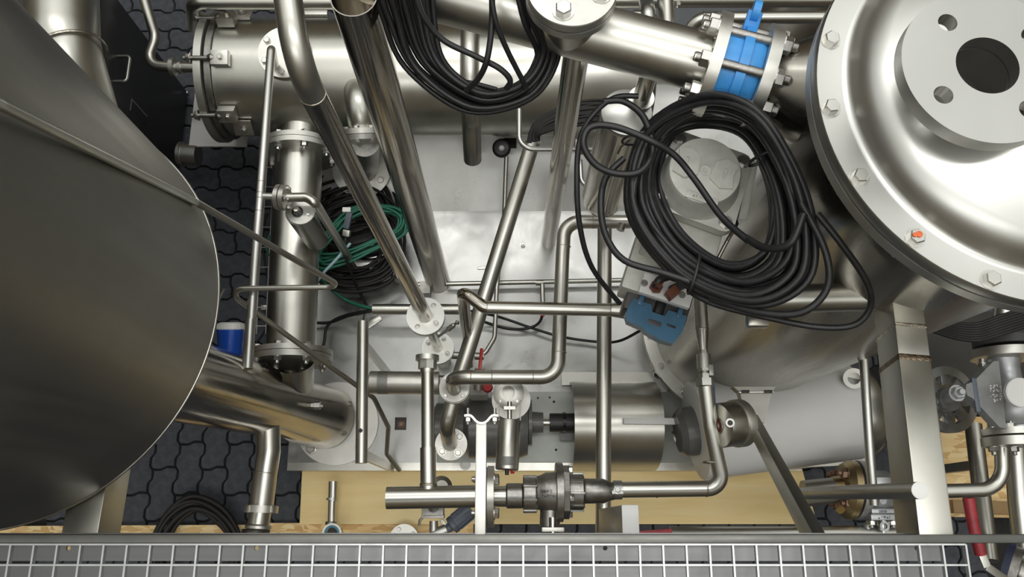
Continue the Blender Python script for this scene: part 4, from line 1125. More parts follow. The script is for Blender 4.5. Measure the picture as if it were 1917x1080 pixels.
ly('hex_nut', 664, 655, 9, 9, S_FLG, 6); ly('reducer', 656, 616, 8, 12.5, S_SAT); ly('pipe_end', 616, 470, 12.5, 12, S_SAT)
weld(rp_, P(1313.8, 616, ZT + .08), uax, M(12.5, P(1313, 616, ZT + .08)), .0015)
MB().bbox(P(1333, 740, ZT + .06), (M(11, P(1333, 740, ZT)), M(45, P(1333, 740, ZT)), .012), None, .003).build('blue_lever', BLUEB, rp_)
MB().bbox(P(1331, 693, ZT + .09), (.012, .03, .012), None, .002).build('lever_pivot', S_CAST, rp_)

# round gauge housing
gzz = ZT + .06
g_a, g_b = P(1341, 797, gzz), P(1391, 789, gzz)
gax = (g_b - g_a); gax.z = -.035; gax.normalize()
rgz = M(43, g_a)
gg = thing('round_gauge', 'thick round stainless gauge housing side-mounted on the elbow pipe', 'gauge', g_a)
MB().lathe([(rgz * .35, 0), (rgz * .38, .004), (rgz * .94, .006), (rgz * .97, .014), (rgz * .97, .062)], g_a, gax, 56).build('housing', S_SAT, gg, 30)
MB().lathe([(rgz * 1.03, .062), (rgz * 1.05, .066), (rgz * 1.05, .086), (rgz * .9, .088)], g_a, gax, 56).build('bezel', S_FLG, gg, 30)
MB().lathe([(rgz * .34, -.001), (rgz * .34, .0035), (0, .0035)], g_a, gax, 32).build('red_centre', plain('dark_red', (.12, .02, .015), .5), gg)
MB().tube([P(1322, 797, gzz), g_a + gax * .01], .016, 20).build('mount_stub', S_WELD, gg)
pvt = P(1365, 792, gzz + rgz * .93)
MB().ring([(.007, 0), (.0115, 0), (.0115, .010), (.007, .010)], pvt, (0, -.05, 1), 24).build('vent_ring', S_FLG, gg, 30)
MB().lathe([(.0075, 0), (.0075, .006), (0, .006)], pvt, (0, -.05, 1), 18).build('vent_plug', BLACKP, gg)

# clamp wedge + brace
cw = thing('brace_clamp', 'folded steel clamp wedge on the vessel base flange above the gauge', 'clamp', P(1408, 745, 1.0))
MB().prism([(-.062, .045), (.058, .045), (.045, .03), (.018, -.055), (-.03, -.055), (-.045, .03)][::-1], P(1410, 757, 1.05), (1, 0, 0), (0, 1, 0), .035).build('wedge_plate', S_DRK, cw, 20)
MB().beam(P(1382, 735, 1.09), P(1448, 734, 1.09), .006, .02).build('folded_lip', S_FLG, cw)
for x in (1395, 1438): MB().bbox(P(x, 733, 1.10), (.022, .008, .012), None, .002).build('rubber_end', BLACKP, cw)
MB().lathe([(.010, 0), (.010, .02)], P(1403, 784, 1.085), (0, 0, 1), 12).build('blue_pad', BLUEB, cw)
brc = MB().beam(P(1404, 780, 1.06), P(1532, 1020, 1.80), .030, .032, (0, 0, 1), .002).build('diagonal_brace', S_BEAM, None, 20); tag(brc, 'square steel bar brace running diagonally from clamp to walkway', 'brace')
lb_ = MB().beam(P(1167, 788, .475), P(1345, 790, .475), M(12, P(1240, 789, .475)), .02, (0, 0, 1), .002).build('flat_bar', COWL, None); tag(lb_, 'pale flat bar sticking out sideways over the curved guard', 'bar')

# clamp bracket on the walkway
ZR = 1.82
ck = thing('pipe_bracket', 'white steel bar with empty saddle clamp reaching out from the walkway', 'bracket', P(900, 1005, ZR))
MB().beam(P(901.5, 793, ZR), P(899, 1013, 1.83), M(20, P(900, 900, ZR)), .03, (0, 0, 1), .002).build('bar', S_FLG, ck)
sp_ = PP([(870, 780, ZR), (882, 780, ZR), (893, 791, ZR), (902, 794, ZR), (911, 791, ZR), (922, 780, ZR), (933, 780, ZR)])
pts = smooth(sp_, 5); w = M(4, sp_[0]) / 2; m = MB(); vs = []
for i, p in enumerate(pts):
    t = (pts[min(i + 1, len(pts) - 1)] - pts[max(0, i - 1)]).normalized(); nn = V((-t.y, t.x, 0))
    vs += [p + nn * w + V((0, 0, .018)), p - nn * w + V((0, 0, .018)), p - nn * w - V((0, 0, .018)), p + nn * w - V((0, 0, .018))]
n = len(pts); fs = [(4 * i + j, 4 * i + (j + 1) % 4, 4 * i + 4 + (j + 1) % 4, 4 * i + 4 + j) for i in range(n - 1) for j in range(4)] + [(0, 1, 2, 3), (4 * n - 1, 4 * n - 2, 4 * n - 3, 4 * n - 4)]
m.add(vs, fs).build('saddle', S_FLG, ck, 40)
for x in (876, 926):
    sw = MB().tube(PP([(x, 764, ZR), (x, 786, ZR)]), .0035, 10).build('screw', S_CAST, ck)
    bolt(sw, P(x, 782, ZR), (0, -1, 0), .0075, 'nut')

# box post with clamp beside pipe K
bp0 = P(1180, 977, 1.66)
bpz = thing('box_post', 'rectangular hollow section post with pale capped top beside the straight pipe', 'post', V((bp0.x, bp0.y, 1.2)))
MB().bbox(V((bp0.x, bp0.y, 1.43)), (M(32, bp0), M(62, bp0), .455), None, .004).build('box_section', S_BEAM, bpz)
MB().bbox(V((bp0.x, bp0.y, 1.662)), (M(32, bp0), M(62, bp0), .006), None, .003).build('end_cap', COWL, bpz)
MB().ring([(dr_ * .5, -.011), (dr_ * .60, -.011), (dr_ * .60, .011), (dr_ * .5, .011)], P(1156, 917, ZT + .005), (1, 0, 0), 28).build('pipe_clamp', S_GALV, bpz, 30)
MB().bbox(P(1156, 922, ZT + .03), (.03, .010, .018), None, .002).build('clamp_ear', S_GALV, bpz)
bolt(bpz, P(1156, 918, ZT + .045), (0, .3, 1), .008, 'head')

# ================================================================== WHITE MOTOR CASING
mz = 0.50
m0, m1_ = P(1300, 806, mz), P(1590, 768, mz)
max_ = (m1_ - m0); Lm = max_.length; max_.normalize()
rm = M(91, P(1450, 790, mz))
mo = thing('motor_casing', 'large pale grey horizontal motor casing under the pressure vessel', 'motor', (m0 + m1_) / 2 - V((0, 0, rm)))
MB().lathe([(rm * .93, 0), (rm, .004), (rm, Lm)], m0, max_, 64).build('casing', COWL, mo, 30)
MB().lathe([(rm * .985, 0), (rm * .985, .035), (rm * .90, .06), (rm * .3, .07)], m1_, max_, 64).build('end_ring', S_SAT, mo, 30)
MB().lathe([(.03, 0), (.03, .03), (.026, .032), (.026, .045), (.03, .047), (.03, .06)], m1_ + max_ * .07 + V((0, .02, .02)), max_, 28).build('threaded_port', S_SAT, mo, 30)
rp2 = P(1598, 708, .66)
MB().ring([(.020, 0), (.034, 0), (.034, .02), (.020, .02)], rp2, (-.35, -.2, 1), 32).build('top_port_ring', S_FLG, mo, 30)
MB().lathe([(.030, -.08), (.030, .001), (.02, .001), (.02, -.02), (0, -.02)], rp2, (-.35, -.2, 1), 32).build('top_port', S_SAT, mo, 30)
MB().lathe([(rm * .4, -.06), (rm * .5, -.04), (rm * .5, 0)], m0, max_, 48).build('motor_frame', GREYP, mo)
MB().tube([P(1262, 822, .42), P(1312, 805, .44)], .028, 20).build('cable_stub', S_DRK, mo)
wdg = MB().prism([(0, 0), (.16, 0), (.13, .22), (-.03, .22)][::-1], P(1304, 876, .215), (1, 0, 0), (0, 1, 0), .09).build('motor_foot', S_SAT, mo, 30)
MB().box((m0 + m1_) / 2 - V((0, 0, rm + .03)), (Lm * .7, .14, .12)).build('cradle', GREYP, mo)
fr = MB().beam(P(1470, 870, .30), P(1620, 862, .30), .03, .05, (0, 0, 1), .003).build('floor_rail', S_BEAM, None); tag(fr, 'thin steel rail on the floor beyond the pale motor casing', 'rail')

# rod, capped stub post
rd = MB().tube([P(1617, 672, 1.18), P(1629, 860, 1.18), P(1643, 938, 1.10)][:2] + [P(1636, 945, 1.16)], M(8.6, P(1623, 780, 1.18)), 24).build('support_rod', S_COV, None); tag(rd, 'smooth pale round rod between motor casing and box beam', 'rod')
st0, st1 = P(1492, 924, 1.25), P(1722, 918, 1.98)
rk = thing('stub_post', 'round leaning stub post with flat pale end cap crossing the box beam', 'post', st0)
MB().tube([st0, st1], M(16.2, st1) * .99, 32).build('tube', S_BEAM, rk)
ra = (st1 - st0).normalized()
MB().lathe([(M(16.2, st1), 0), (M(16, st1), .002), (M(12, st1), .003), (0, .003)], st1, ra, 32).build('end_cap', COWL, rk)

# ================================================================== SILVER GLOBE VALVE (lower right)
zv = 0.70
gv = thing('globe_valve', 'silver painted globe valve with brown bolted flange beside the box beam', 'valve', P(1640, 930, zv - .1))
sc = M(1, P(1640, 930, zv))
MB().lathe([(28 * sc, 0), (38 * sc, 18 * sc), (50 * sc, 40 * sc), (46 * sc, 64 * sc), (26 * sc, 78 * sc)], P(1640, 962, zv), (0, 1, 0), 40).build('valve_body', S_SPRAY, gv, 40)
MB().tube([P(1585, 928, zv), P(1640, 925, zv)], 30 * sc, 32).build('inlet_neck', S_SPRAY, gv)
MB().lathe([(54 * sc, 0), (54 * sc, 14 * sc)], P(1602, 916, zv), (1, -.12, 0), 48).build('body_flange', S_SPRAY, gv, 30)
MB().lathe([(50 * sc, 0), (50 * sc, 3 * sc)], P(1598, 916, zv), (1, -.12, 0), 48).build('gasket', BLACKP, gv)
bfo = MB().lathe([(20 * sc, -30 * sc), (25 * sc, -12 * sc), (46 * sc, -11 * sc), (54 * sc, 0), (54 * sc, 12 * sc)], P(1585, 916, zv), (1, -.12, 0), 48).build('brown_flange', metal('tarnished_flange', (.42, .33, .19), .4, .15), gv, 30)
for k in range(4):
    t = math.radians(45 + 90 * k); bolt(bfo, P(1578, 916, zv) + V((0, math.cos(t), math.sin(t))) * 38 * sc, (-1, .12, 0), .017, 'nut', S_RSB)
MB().tube([P(1505, 924, zv), P(1560, 918, zv)], 24 * sc, 28).build('pipe_end', S_DRK, gv)
MB().bbox(P(1652, 957, zv + .03), (62 * sc, 9 * sc, .09), None, .004).build('bonnet_flange', S_SPRAY, gv)
MB().bbox(P(1652, 968, zv + .03), (64 * sc, 11 * sc, .09), None, .004).build('bonnet_plate', S_SPRAY, gv)
text(gv, '4080', P(1653, 957, zv + .0755), (-1, 0, 0), (0, -1, 0), .013, SLATE, .001, 'cast_lettering')
worn_marks(gv, P(1656, 969, zv + .0755), (-1, 0, 0), (0, -1, 0), 5, .010, SLATE)
MB().lathe([(.011, 0), (.011, .002)], P(1653, 937, zv + 44 * sc), (0, -.2, 1), 20).build('cast_badge', S_SPRAY, gv)
for s_ in (-1, 1):
    MB().tube([P(1651 + s_ * 20, 973, zv + .03), P(1651 + s_ * 27, 985, zv + .03), P(1651 + s_ * 27, 1012, zv + .03)], .011, 14, .02).build('yoke_arm', S_SPRAY, gv)
    bolt(gv, P(1651 + s_ * 20, 975, zv + .05), (0, -1, 0), .012, 'nut')
MB().tube([P(1652, 972, zv + .03), P(1652, 1012, zv + .03)], .015, 16).build('spindle', S_BLT, gv)
MB().ring([(.008, -.006), (.015, -.006), (.015, .006), (.008, .006)], P(1655, 985, zv + .06), (0, 0, 1), 20).build('locking_shackle', S_SPRAY, gv)
MB().tube(PP([(1689, 938, zv + .05), (1676, 955, zv + .05), (1679, 966, zv + .05)]), .006, 10, .01).build('bent_strap', S_COV, gv)

# low pipe with red lever under the walkway edge
lp = thing('low_pipe', 'pale pipe with red lever handle half hidden behind the walkway', 'pipe', P(1450, 1000, .7))
MB().tube([P(1255, 1001, .72), P(1720, 999, .72)], M(15, P(1450, 1000, .72)), 28).build('pipe_run', S_SAT, lp)
MB().beam(P(1190, 1001, .78), P(1258, 996, .78), .022, .012, (0, 0, 1), .004).build('red_lever', REDD, lp)

# ================================================================== RIGHT VALVE CLUSTER
zc = 0.95
cv = thing('check_valve', 'grey cast valve with triangular bonnet below a black flanged pipe', 'valve', P(1880, 740, zc - .2))
sc = M(1, P(1880, 700, zc))
MB().tube([P(1884, 560, zc), P(1880, 632, zc)], 21 * sc, 32).build('upper_pipe', S_SAT, cv)
MB().lathe([(22 * sc, 0), (24 * sc, 8 * sc), (56 * sc, 9 * sc), (56 * sc, 24 * sc)], P(1880, 626, zc), (-.02, -1, 0), 48).build('black_flange', DARKH, cv, 30)
MB().lathe([(58 * sc, 0), (58 * sc, 16 * sc), (30 * sc, 18 * sc)], P(1879, 656, zc), (-.02, -1, 0), 48).build('grey_flange', S_FLG, cv, 30)
MB().lathe([(30 * sc, 0), (24 * sc, 18 * sc), (24 * sc, 40 * sc), (40 * sc, 60 * sc), (46 * sc, 85 * sc), (40 * sc, 112 * sc), (27 * sc, 125 * sc), (27 * sc, 140 * sc)], P(1879, 672, zc), (.04, -1, 0), 44).build('valve_body', S_SPRAY, cv, 40)
MB().tube([P(1838, 672, zc + .03), P(1839, 706, zc + .03)], 5 * sc, 12).build('stud', S_GALV, cv)
bolt(cv, P(1838, 680, zc + .03), (0, -1, 0), .012, 'nut')
tri = [(-78, 6), (-76, 16), (-60, 22), (-12, 64), (0, 66), (0, -58), (-14, -56), (-66, -8), (-76, -4)]
MB().prism([(x * sc, y * sc) for x, y in tri][::-1], P(1862, 745, zc + .03), (1, -.05, -.25), (.05, 1, 0), .03).build('triangular_bonnet', S_SPRAY, cv, 30)
MB().bbox(P(1826, 740, zc + .078), (9 * sc, 62 * sc, .014), None, .004).build('bonnet_slot', SLATE, cv)
bolt(cv, P(1791, 736, zc + .081), (0, 0, 1), .019, 'nut', S_SPRAY)
MB().lathe([(26 * sc, 0), (26 * sc, .012), (24 * sc, .014)], P(1906, 735, zc + .12), (0, -.1, 1), 32).build('body_boss', COWL, cv, 30)
for k in range(4):
    worn_marks(cv, P(1857, 724 + 8.5 * k, zc + 43 * sc), (1, .12, .1), (-.1, 1, 0), 6, .012, COWL)
# lower flange pair and bends
f0 = P(1893, 800, zc - .04)
fl1 = MB().lathe([(27 * sc, 0), (51 * sc, 1 * sc), (51 * sc, 13 * sc)], P(1893, 802, zc - .02), (0, -1, 0), 44).build('outlet_flange', S_FLG, cv, 30)
for x in (1858, 1893): bolt(fl1, P(x, 801, zc + .03), (0, 1, 0), .014, 'nut')
lw2 = thing('bent_pipe', 'thick grey bent pipe with flange under the check valve', 'pipe', P(1885, 830, zc - .05))
lf = MB().lathe([(51 * sc, 0), (51 * sc, 16 * sc), (24 * sc, 18 * sc)], P(1893, 819, zc - .02), (0, -1, 0), 44).build('pipe_flange', S_FLG, lw2, 30)
for x in (1859, 1897): bolt(lf, P(x, 836, zc + .03), (0, -1, 0), .014, 'nut', S_CAST)
MB().tube(PP([(1875, 828, zc - .03), (1878, 916, zc - .05), (1700, 921, zc - .05)]), M(13, P(1800, 918, zc - .05)), 28, .10, True, 12).build('bent_run', S_SAT, lw2, 50)
rpipe = MB().tube(PP([(1900, 838, .80), (1908, 940, .80), (1925, 1090, .80)]), M(19, P(1905, 900, .8)), 28).build('right_edge_pipe', S_SAT, None); tag(rpipe, 'straight pipe at the right picture edge below the flange pair', 'pipe')
up = thing('long_upright_pipe', 'long weathered pipe over the strand board beside the red lever', 'pipe', P(1830, 900, .55))
MB().tube(PP([(1822, 795, .55), (1848, 1012, .62)]), M(15.5, P(1835, 900, .58)), 28).build('pipe_run', S_BEAM, up)
MB().box((P(1830, 870, .56).x, P(1830, 870, .56).y, .28), (.03, .03, .5)).build('floor_stand', S_BEAM, up)
weld(up, P(1850, 1006, .62), P(1848, 1012, .62) - P(1822, 795, .55), M(15.6, P(1850, 1006, .62)), .003)
MB().tube(PP([(1847, 1000, .62), (1853, 1050, .64)]), M(16, P(1850, 1030, .62)), 28).build('pipe_end', S_BEAM, up)
# hand wheel / cog behind the beam
zh = .80
hw = thing('cast_wheel', 'silver cast toothed wheel peeking out behind the box beam', 'wheel', P(1770, 745, zh))
sc = M(1, P(1770, 745, zh))
MB().ring([(46 * sc, -.012), (62 * sc, -.012), (62 * sc, .012), (46 * sc, .012)], P(1772, 748, zh), (.22, -.05, 1), 48).build('rim', S_GALV, hw, 30)
MB().lathe([(20 * sc, -.02), (22 * sc, .02), (0, .02)], P(1772, 748, zh), (.22, -.05, 1), 24).build('hub', S_SPRAY, hw, 30)
MB().tube([P(1772, 748, zh), P(1800, 740, zc + .02)], .018, 16).build('shaft', S_SPRAY, hw)
u, w, a = frame_of(V((.22, -.05, 1)))
for k in range(8):
    t = 2 * math.pi * k / 8
    MB().bbox(P(1772, 748, zh) + (u * math.cos(t) + w * math.sin(t)) * 38 * sc, (26 * sc, 22 * sc, .016), Matrix((u * math.cos(t) + w * math.sin(t), -u * math.sin(t) + w * math.cos(t), a)).transposed(), .003).build('tooth', S_GALV, hw)
cw2 = MB().lathe([(.03, -.05), (50 * sc, -.015), (50 * sc, .012), (45 * sc, .016), (0, .016)], P(1690, 768, .60), (-.8, .1, .6), 40).build('scalloped_disc', S_GALV, None, 30); tag(cw2, 'scalloped round cap between pale rod and box beam', 'cap')
# red lever with metal arm and flange in the corner
zl = 1.05
rl = thing('lever_handle', 'long dark red grip lever at the lower right corner', 'lever', P(1830, 990, zl))
MB().tube(PP([(1813, 932, zl + .03), (1822, 985, zl + .02), (1836, 1037, zl)]), [M(10.5, P(1820, 980, zl))] * 3, 16).build('red_grip', REDD, rl)
MB().beam(P(1835, 1030, zl), P(1848, 1062, zl), .022, .008).build('lever_arm', S_FLG, rl)
MB().beam(P(1846, 1060, zl), P(1890, 1090, zl - .03), .022, .008).build('lever_arm', S_FLG, rl)
cf = thing('corner_flange', 'round bolted flange cut off by the lower right corner', 'flange', P(1893, 1070, .85))
sc = M(1, P(1893, 1065, .85))
MB().lathe([(50 * sc, 0), (50 * sc, 12 * sc)], P(1878, 1062, .85), (.75, -.35, .5), 40).build('blue_gasket_ring', plain('navy_ring', (.02, .025, .06), .5), cf, 30)
MB().lathe([(46 * sc, 12 * sc), (46 * sc, 26 * sc), (26 * sc, 28 * sc), (22 * sc, 50 * sc)], P(1878, 1062, .85), (.75, -.35, .5), 40).build('flange_face', S_CAST, cf, 30)
for k in range(4):
    u, w, a = frame_of(V((.75, -.35, .5))); t = .6 + k * math.pi / 2
    bolt(cf, P(1878, 1062, .85) + a * 27 * sc + (u * math.cos(t) + w * math.sin(t)) * 35 * sc, a, .014, 'nut', S_CAST)
# ================================================================== BLACK CABINET (top left)
cx = P(347, 250, 0.0).x; cy1 = P(350, 178, 0.0).y; cy0 = P(345, 640, 0.0).y
cab = thing('control_cabinet', 'black metal cabinet with pale bar handle behind the left tank', 'cabinet', (cx - .3, (cy0 + cy1) / 2, 0))
MB().bbox((cx - .30, (cy0 + cy1) / 2, .56), (.6, cy1 - cy0, 1.08), None, .006).build('body', CABIN, cab)
MB().bbox((cx - .31, (cy0 + cy1) / 2, .01), (.56, cy1 - cy0 - .04, .02), None, .002).build('plinth', DARKH, cab)
dr = MB().bbox((cx + .006, (cy0 + cy1) / 2 - .04, .56), (.012, cy1 - cy0 - .10, 1.0), None, .002).build('side_door', CABIN, cab)
hz = .68; hy0, hy1 = P(236, 152, hz).y, P(236, 105, hz).y
MB().tube([V((cx, hy0, hz)), V((cx + .055, hy0, hz)), V((cx + .055, hy1, hz)), V((cx, hy1, hz))], .0065, 14, .014).build('handle', S_COV, dr)
sz = .47; sy = P(255, 212, sz).y
MB().box((cx + .0125, sy, sz), (.002, .05, .14)).build('slot_frame', S_GALV, dr)
MB().box((cx + .0140, sy - .003, sz), (.002, .04, .135)).build('slot', BLACKP, dr)
MB().bbox((cx + .012, cy1 - .02, .05), (.008, .012, .03), None).build('hinge', S_GALV, cab)

# large elbow pipe at the top left
zb_ = 1.22
bpl = thing('elbow_duct', 'fat satin elbow pipe with weld seam coming in at the top left', 'pipe', P(230, 230, .3))
rb_ = M(64, P(122, 60, zb_))
pe = P(122, 62, zb_)
MB().tube([P(112, -220, zb_), P(118, 90, zb_), P(230, 470, .85)], rb_, 48, rb_ * 1.6, True, 14).build('elbow_run', S_SAT, bpl, 50)
weld(bpl, P(131, 101, zb_ - .005), P(131, 101, zb_) - P(124, 80, zb_), rb_, .004)

# s-bent pipe with union into the housing cover
sb2 = thing('s_bent_pipe', 'slim s-bent pipe with union joining the end of the housing', 'pipe', P(320, 125, .6))
MB().tube(PP([(262, -30, .66), (291, 70, .64), (272, 122, .62), (330, 126, .62), (378, 127, .62)]), M(9.5, P(300, 120, .62)), 24, .075, True, 9).build('pipe_run', S_SAT, sb2, 50)
MB().lathe([(.020, 0), (.034, .004), (.034, .020), (.022, .024)], P(318, 125, .62), (1, 0, 0), 28).build('union_ring', S_FLG, sb2, 30)
MB().lathe([(.018, 0), (.024, .002), (.024, .014)], P(334, 126, .62), (1, 0, 0), 28).build('union_liner', S_FLG, sb2, 30)

# pipe along the top edge
tp = thing('rear_pipe', 'horizontal pipe along the top picture edge behind the housing', 'pipe', P(700, 4, .9))
MB().tube(PP([(362, 50, .75), (362, 4, .9), (640, 4, .9), (1700, -2, .9)]), M(14, P(480, 4, .9)), 28, .05).build('pipe_run', S_SAT, tp, 50)

# top right background pipes
r1 = thing('rear_elbow_pipe', 'satin pipe with elbow behind the blue valve at the top', 'pipe', P(1400, 32, 1.15))
MB().tube(PP([(1289, 140, 1.0), (1287, 34, 1.15), (1620, 32, 1.15)]), M(11.5, P(1400, 32, 1.15)), 26, .055, True, 10).build('pipe_run', S_SAT, r1, 50)
for x in (1316,): weld(r1, P(x, 33, 1.15), (1, 0, 0), M(11.5, P(1316, 33, 1.15)), .0016)
r2 = MB().tube(PP([(1244, -40, 1.2), (1250, 90, 1.1)]), M(15, P(1247, 20, 1.15)), 28).build('rear_stub_pipe', S_SAT, None); tag(r2, 'short straight pipe right of the pale elbow at the top edge', 'pipe')
r3 = thing('pale_elbow', 'pale elbow fitting with nut peeking over the slanted pipe', 'pipe elbow', P(1212, 40, 1.2))
MB().tube(PP([(1216, 90, 1.15), (1213, 22, 1.22), (1208, -6, 1.0)]), M(14.5, P(1213, 30, 1.2)), 28, .03, True, 9).build('elbow', S_COV, r3, 50)
weld(r3, P(1215, 34, 1.2), (0, 1, 0), M(14.8, P(1213, 34, 1.2)), .0025)
MB().lathe([(.016, 0), (.016, .02)], P(1198, 28, 1.2), (-1, 0, 0), 8).build('side_plug', S_DRK, r3, 20)
r4 = MB().tube(PP([(1600, -90, .9), (1395, 130, .55)]), M(62, P(1480, 60, .75)), 40).build('rear_duct', S_DRK, None); tag(r4, 'broad dark slanted duct in the background behind the blue valve', 'duct')
bolt_thing = thing('hanging_bolt', 'loose bolt end hanging at the top edge above the slanted pipe', 'bolt', P(1268, 8, 1.0))
bolt(bolt_thing, P(1268, 2, 1.05), (0, -.6, -.4), .013, 'nut')
bp_ = MB().box(P(1230, 30, .55), (1.0, .5, .02)).build('background_panel', plain('slate_panel', (.09, .095, .105), .5, .1), None); tag(bp_, 'dark slate panel in the background behind the slanted pipe', 'panel')  # single flat panel filling the grey background, no cabinet body

# ================================================================== THIN PALE PIPE G with small flange, leg and cylinder
ZGp = 0.99
gp = thing('thin_riser_pipe', 'thin pale straight pipe from the inspection pad past the wide pipe', 'pipe', P(490, 400, ZGp))
rg_ = M(8.6, P(485, 400, ZGp))
MB().tube([P(514, 120, .86), P(508, 90, ZGp), P(487, 375, ZGp), P(463, 690, ZGp)], rg_, 22, .02).build('pipe_run', S_COV, gp, 50)
MB().tube([P(469, 598, ZGp), P(463, 690, ZGp)], rg_ * 1.10, 22).build('sleeve', S_COV, gp)
for y in (341, 362, 372, 396):
    weld(gp, P(487 - (y - 375) * .076, y, ZGp), (-.07, -1, 0), rg_, .0009)
MB().tube([P(487, 367, ZGp), P(520, 368, ZGp)], M(6.5, P(500, 367, ZGp)), 18).build('side_branch', S_FLG, gp)
sc = M(1, P(527, 370, ZGp))
f1_ = MB().lathe([(24 * sc, 0), (24 * sc, 8 * sc)], P(519, 369, ZGp), (1, -.1, .1), 36).build('small_flange', S_FLG, gp, 30)
f2_ = MB().lathe([(24 * sc, 0), (24 * sc, 9 * sc), (12 * sc, 10 * sc)], P(528.5, 370, ZGp), (1, -.1, .1), 36).build('small_flange', S_FLG, gp, 30)
for k in range(4):
    t = .5 + k * math.pi / 2; bolt(f2_, P(538, 371, ZGp) + V((0, math.cos(t), math.sin(t))) * 18 * sc, (1, 0, 0), .0075, 'nut')
leg_t = P(590, 380, ZGp)
MB().tube([P(530, 370, ZGp), P(575, 369, ZGp), leg_t, V((leg_t.x, leg_t.y, ZB + .01))], M(9, P(570, 372, ZGp)), 22, .035, True, 9).build('drop_leg', S_SAT, gp, 50)
sa = thing('small_actuator', 'small upright steel cylinder hanging below the thin flange elbow', 'actuator', P(590, 440, .6))
c_ = P(558, 398, .93)
MB().lathe([(M(24, c_), -.26), (M(24, c_), 0)], c_, (0.0, 0, 1), 36).build('barrel', S_DRK, sa)
MB().lathe([(M(27, c_), 0), (M(27, c_), .006)], c_ + V((.01, .005, 0)), (0, 0, 1), 36).build('top_plate', S_FLG, sa, 30)
MB().ring([(.012, 0), (.018, 0), (.018, .004), (.012, .004)], c_ + V((0, 0, .007)), (0, 0, 1), 24).build('seal_ring', BLACKP, sa)
MB().lathe([(.011, 0), (.011, .02), (.008, .024)], c_ + V((0, 0, .006)), (0, 0, 1), 6).build('spindle_nut', S_BLT, sa, 20)
bolt(sa, c_ + V((.035, -.008, .006)), (0, 0, 1), .007)

# wire cable ladder on the floor
wt = thing('wire_cable_tray', 'thin wire cable tray on the paving left of the wide pipe', 'cable tray', P(500, 480, .12))
zt2 = .16
for (xa, xb) in ((514, 497), (494, 480)):
    MB().tube([P(xa, 260, zt2), P(xb, 625, zt2)], .0022, 8).build('side_wire', S_COV, wt)
rung = None
for k, y in enumerate((277, 313, 350, 387, 425, 463, 500, 538, 575, 610)):
    f = (y - 260) / 365
    a_, b_ = P(494 - 14 * f - 2, y, zt2), P(514 - 17 * f + 2, y, zt2)
    MB().tube([a_, b_], .0022, 8).build('rung_wire', S_COV, wt)
for y in (277, 575):
    q_ = P(497, y, zt2); MB().bbox((q_.x, q_.y, zt2 / 2), (.04, .02, zt2 - .004), None, .002).build('tray_foot', S_COV, wt)

# blue cap
bc = thing('blue_cap', 'bright blue plastic cap with ribbed pale rim beside the left tank', 'cap', P(432, 640, .9))
a_ = P(432, 608, .93); sc = M(1, a_)
MB().lathe([(25 * sc, 8 * sc), (22 * sc, 52 * sc), (20 * sc, 60 * sc)], a_, (0, -1, -.25), 40).build('blue_shell', BLUEB, bc, 40)
MB().lathe([(17 * sc, -5 * sc), (23 * sc, -3 * sc), (25 * sc, 9 * sc)], a_, (0, -1, -.25), 40).build('pale_rim', WHITEP, bc, 40)
u, w, aa = frame_of(V((0, -1, -.25)))
for k in range(26):
    t = 2 * math.pi * k / 26; d = u * math.cos(t) + w * math.sin(t)
    MB().beam(a_ + d * 23 * sc - aa * 2 * sc, a_ + d * 25 * sc + aa * 8 * sc, .0025, .003, d, .0005).build('rim_rib', WHITEP, bc)
MB().tube([a_ + aa * 50 * sc, V((a_.x, a_.y - .09, .72))], 9 * sc, 16).build('stem', SLATE, bc)

# thin tube around the tank
tt = thing('tank_tube', 'thin brown-grey tube running along the left tank and zigzagging down to the plywood', 'tube', P(745, 880, .2))
MB().tube(PP([(-60, 165, 2.52), (0, 195, 2.42), (366, 378, 1.60), (640, 537, 1.02), (418, 541, 1.02), (700, 745, .55), (727, 800, .40), (724, 850, .30), (747, 880, .21)]), .0085, 18, .032, True, 8).build('tube_run', S_BEAM, tt, 50)
weld(tt, P(366, 378, 1.60), P(366, 378, 1.60) - P(0, 195, 2.42), .0088, .0015)
MB().beam(P(418, 541, 1.02), P(402, 575, 1.35), .008, .008).build('hold_strap', S_DRK, tt)

# pipe with slotted union at the lower left
zp2 = .62
lp2 = thing('drain_pipe', 'vertical satin drain pipe with union nut below the leaning downpipe', 'pipe', P(490, 940, zp2))
sc = M(1, P(497, 900, zp2))
MB().tube(PP([(503, 790, zp2), (503, 845, zp2), (497, 885, zp2), (489, 950, zp2)]), 22 * sc, 32, .05, True, 8).build('pipe_run', S_SAT, lp2, 50)
weld(lp2, P(496, 885, zp2), (.1, 1, 0), 22.3 * sc, .0015)
nutp = MB().ring([(20 * sc, 0), (31 * sc, 0), (31 * sc, 13 * sc), (20 * sc, 13 * sc)], P(490, 946, zp2), (-.05, -1, 0), 40).build('union_ring', S_FLG, lp2, 30)
for k in range(4):
    t = .6 + k * math.pi / 2; MB().bbox(P(490, 953, zp2) + V((math.cos(t), 0, math.sin(t))) * 31 * sc, (.014, 13 * sc, .014), Matrix.Rotation(-t, 3, 'Y'), .002).build('ring_lug', S_FLG, nutp)
MB().tube(PP([(488, 955, zp2), (483, 985, zp2)]), 20 * sc, 32).build('lower_run', S_SAT, lp2)
MB().lathe([(21 * sc, 0), (24 * sc, 3 * sc), (24 * sc, 8 * sc), (21 * sc, 9 * sc)], P(484, 981, zp2), (-.05, -1, 0), 36).build('collar', S_FLG, lp2, 30)
prof = []
for k in range(6): prof += [(24 * sc, (k * 3.6) * sc), (26.5 * sc, (k * 3.6 + 1.8) * sc)]
MB().lathe(prof, P(479, 991, zp2), (-.05, -1, 0), 36).build('thread', S_CAST, lp2, 20)

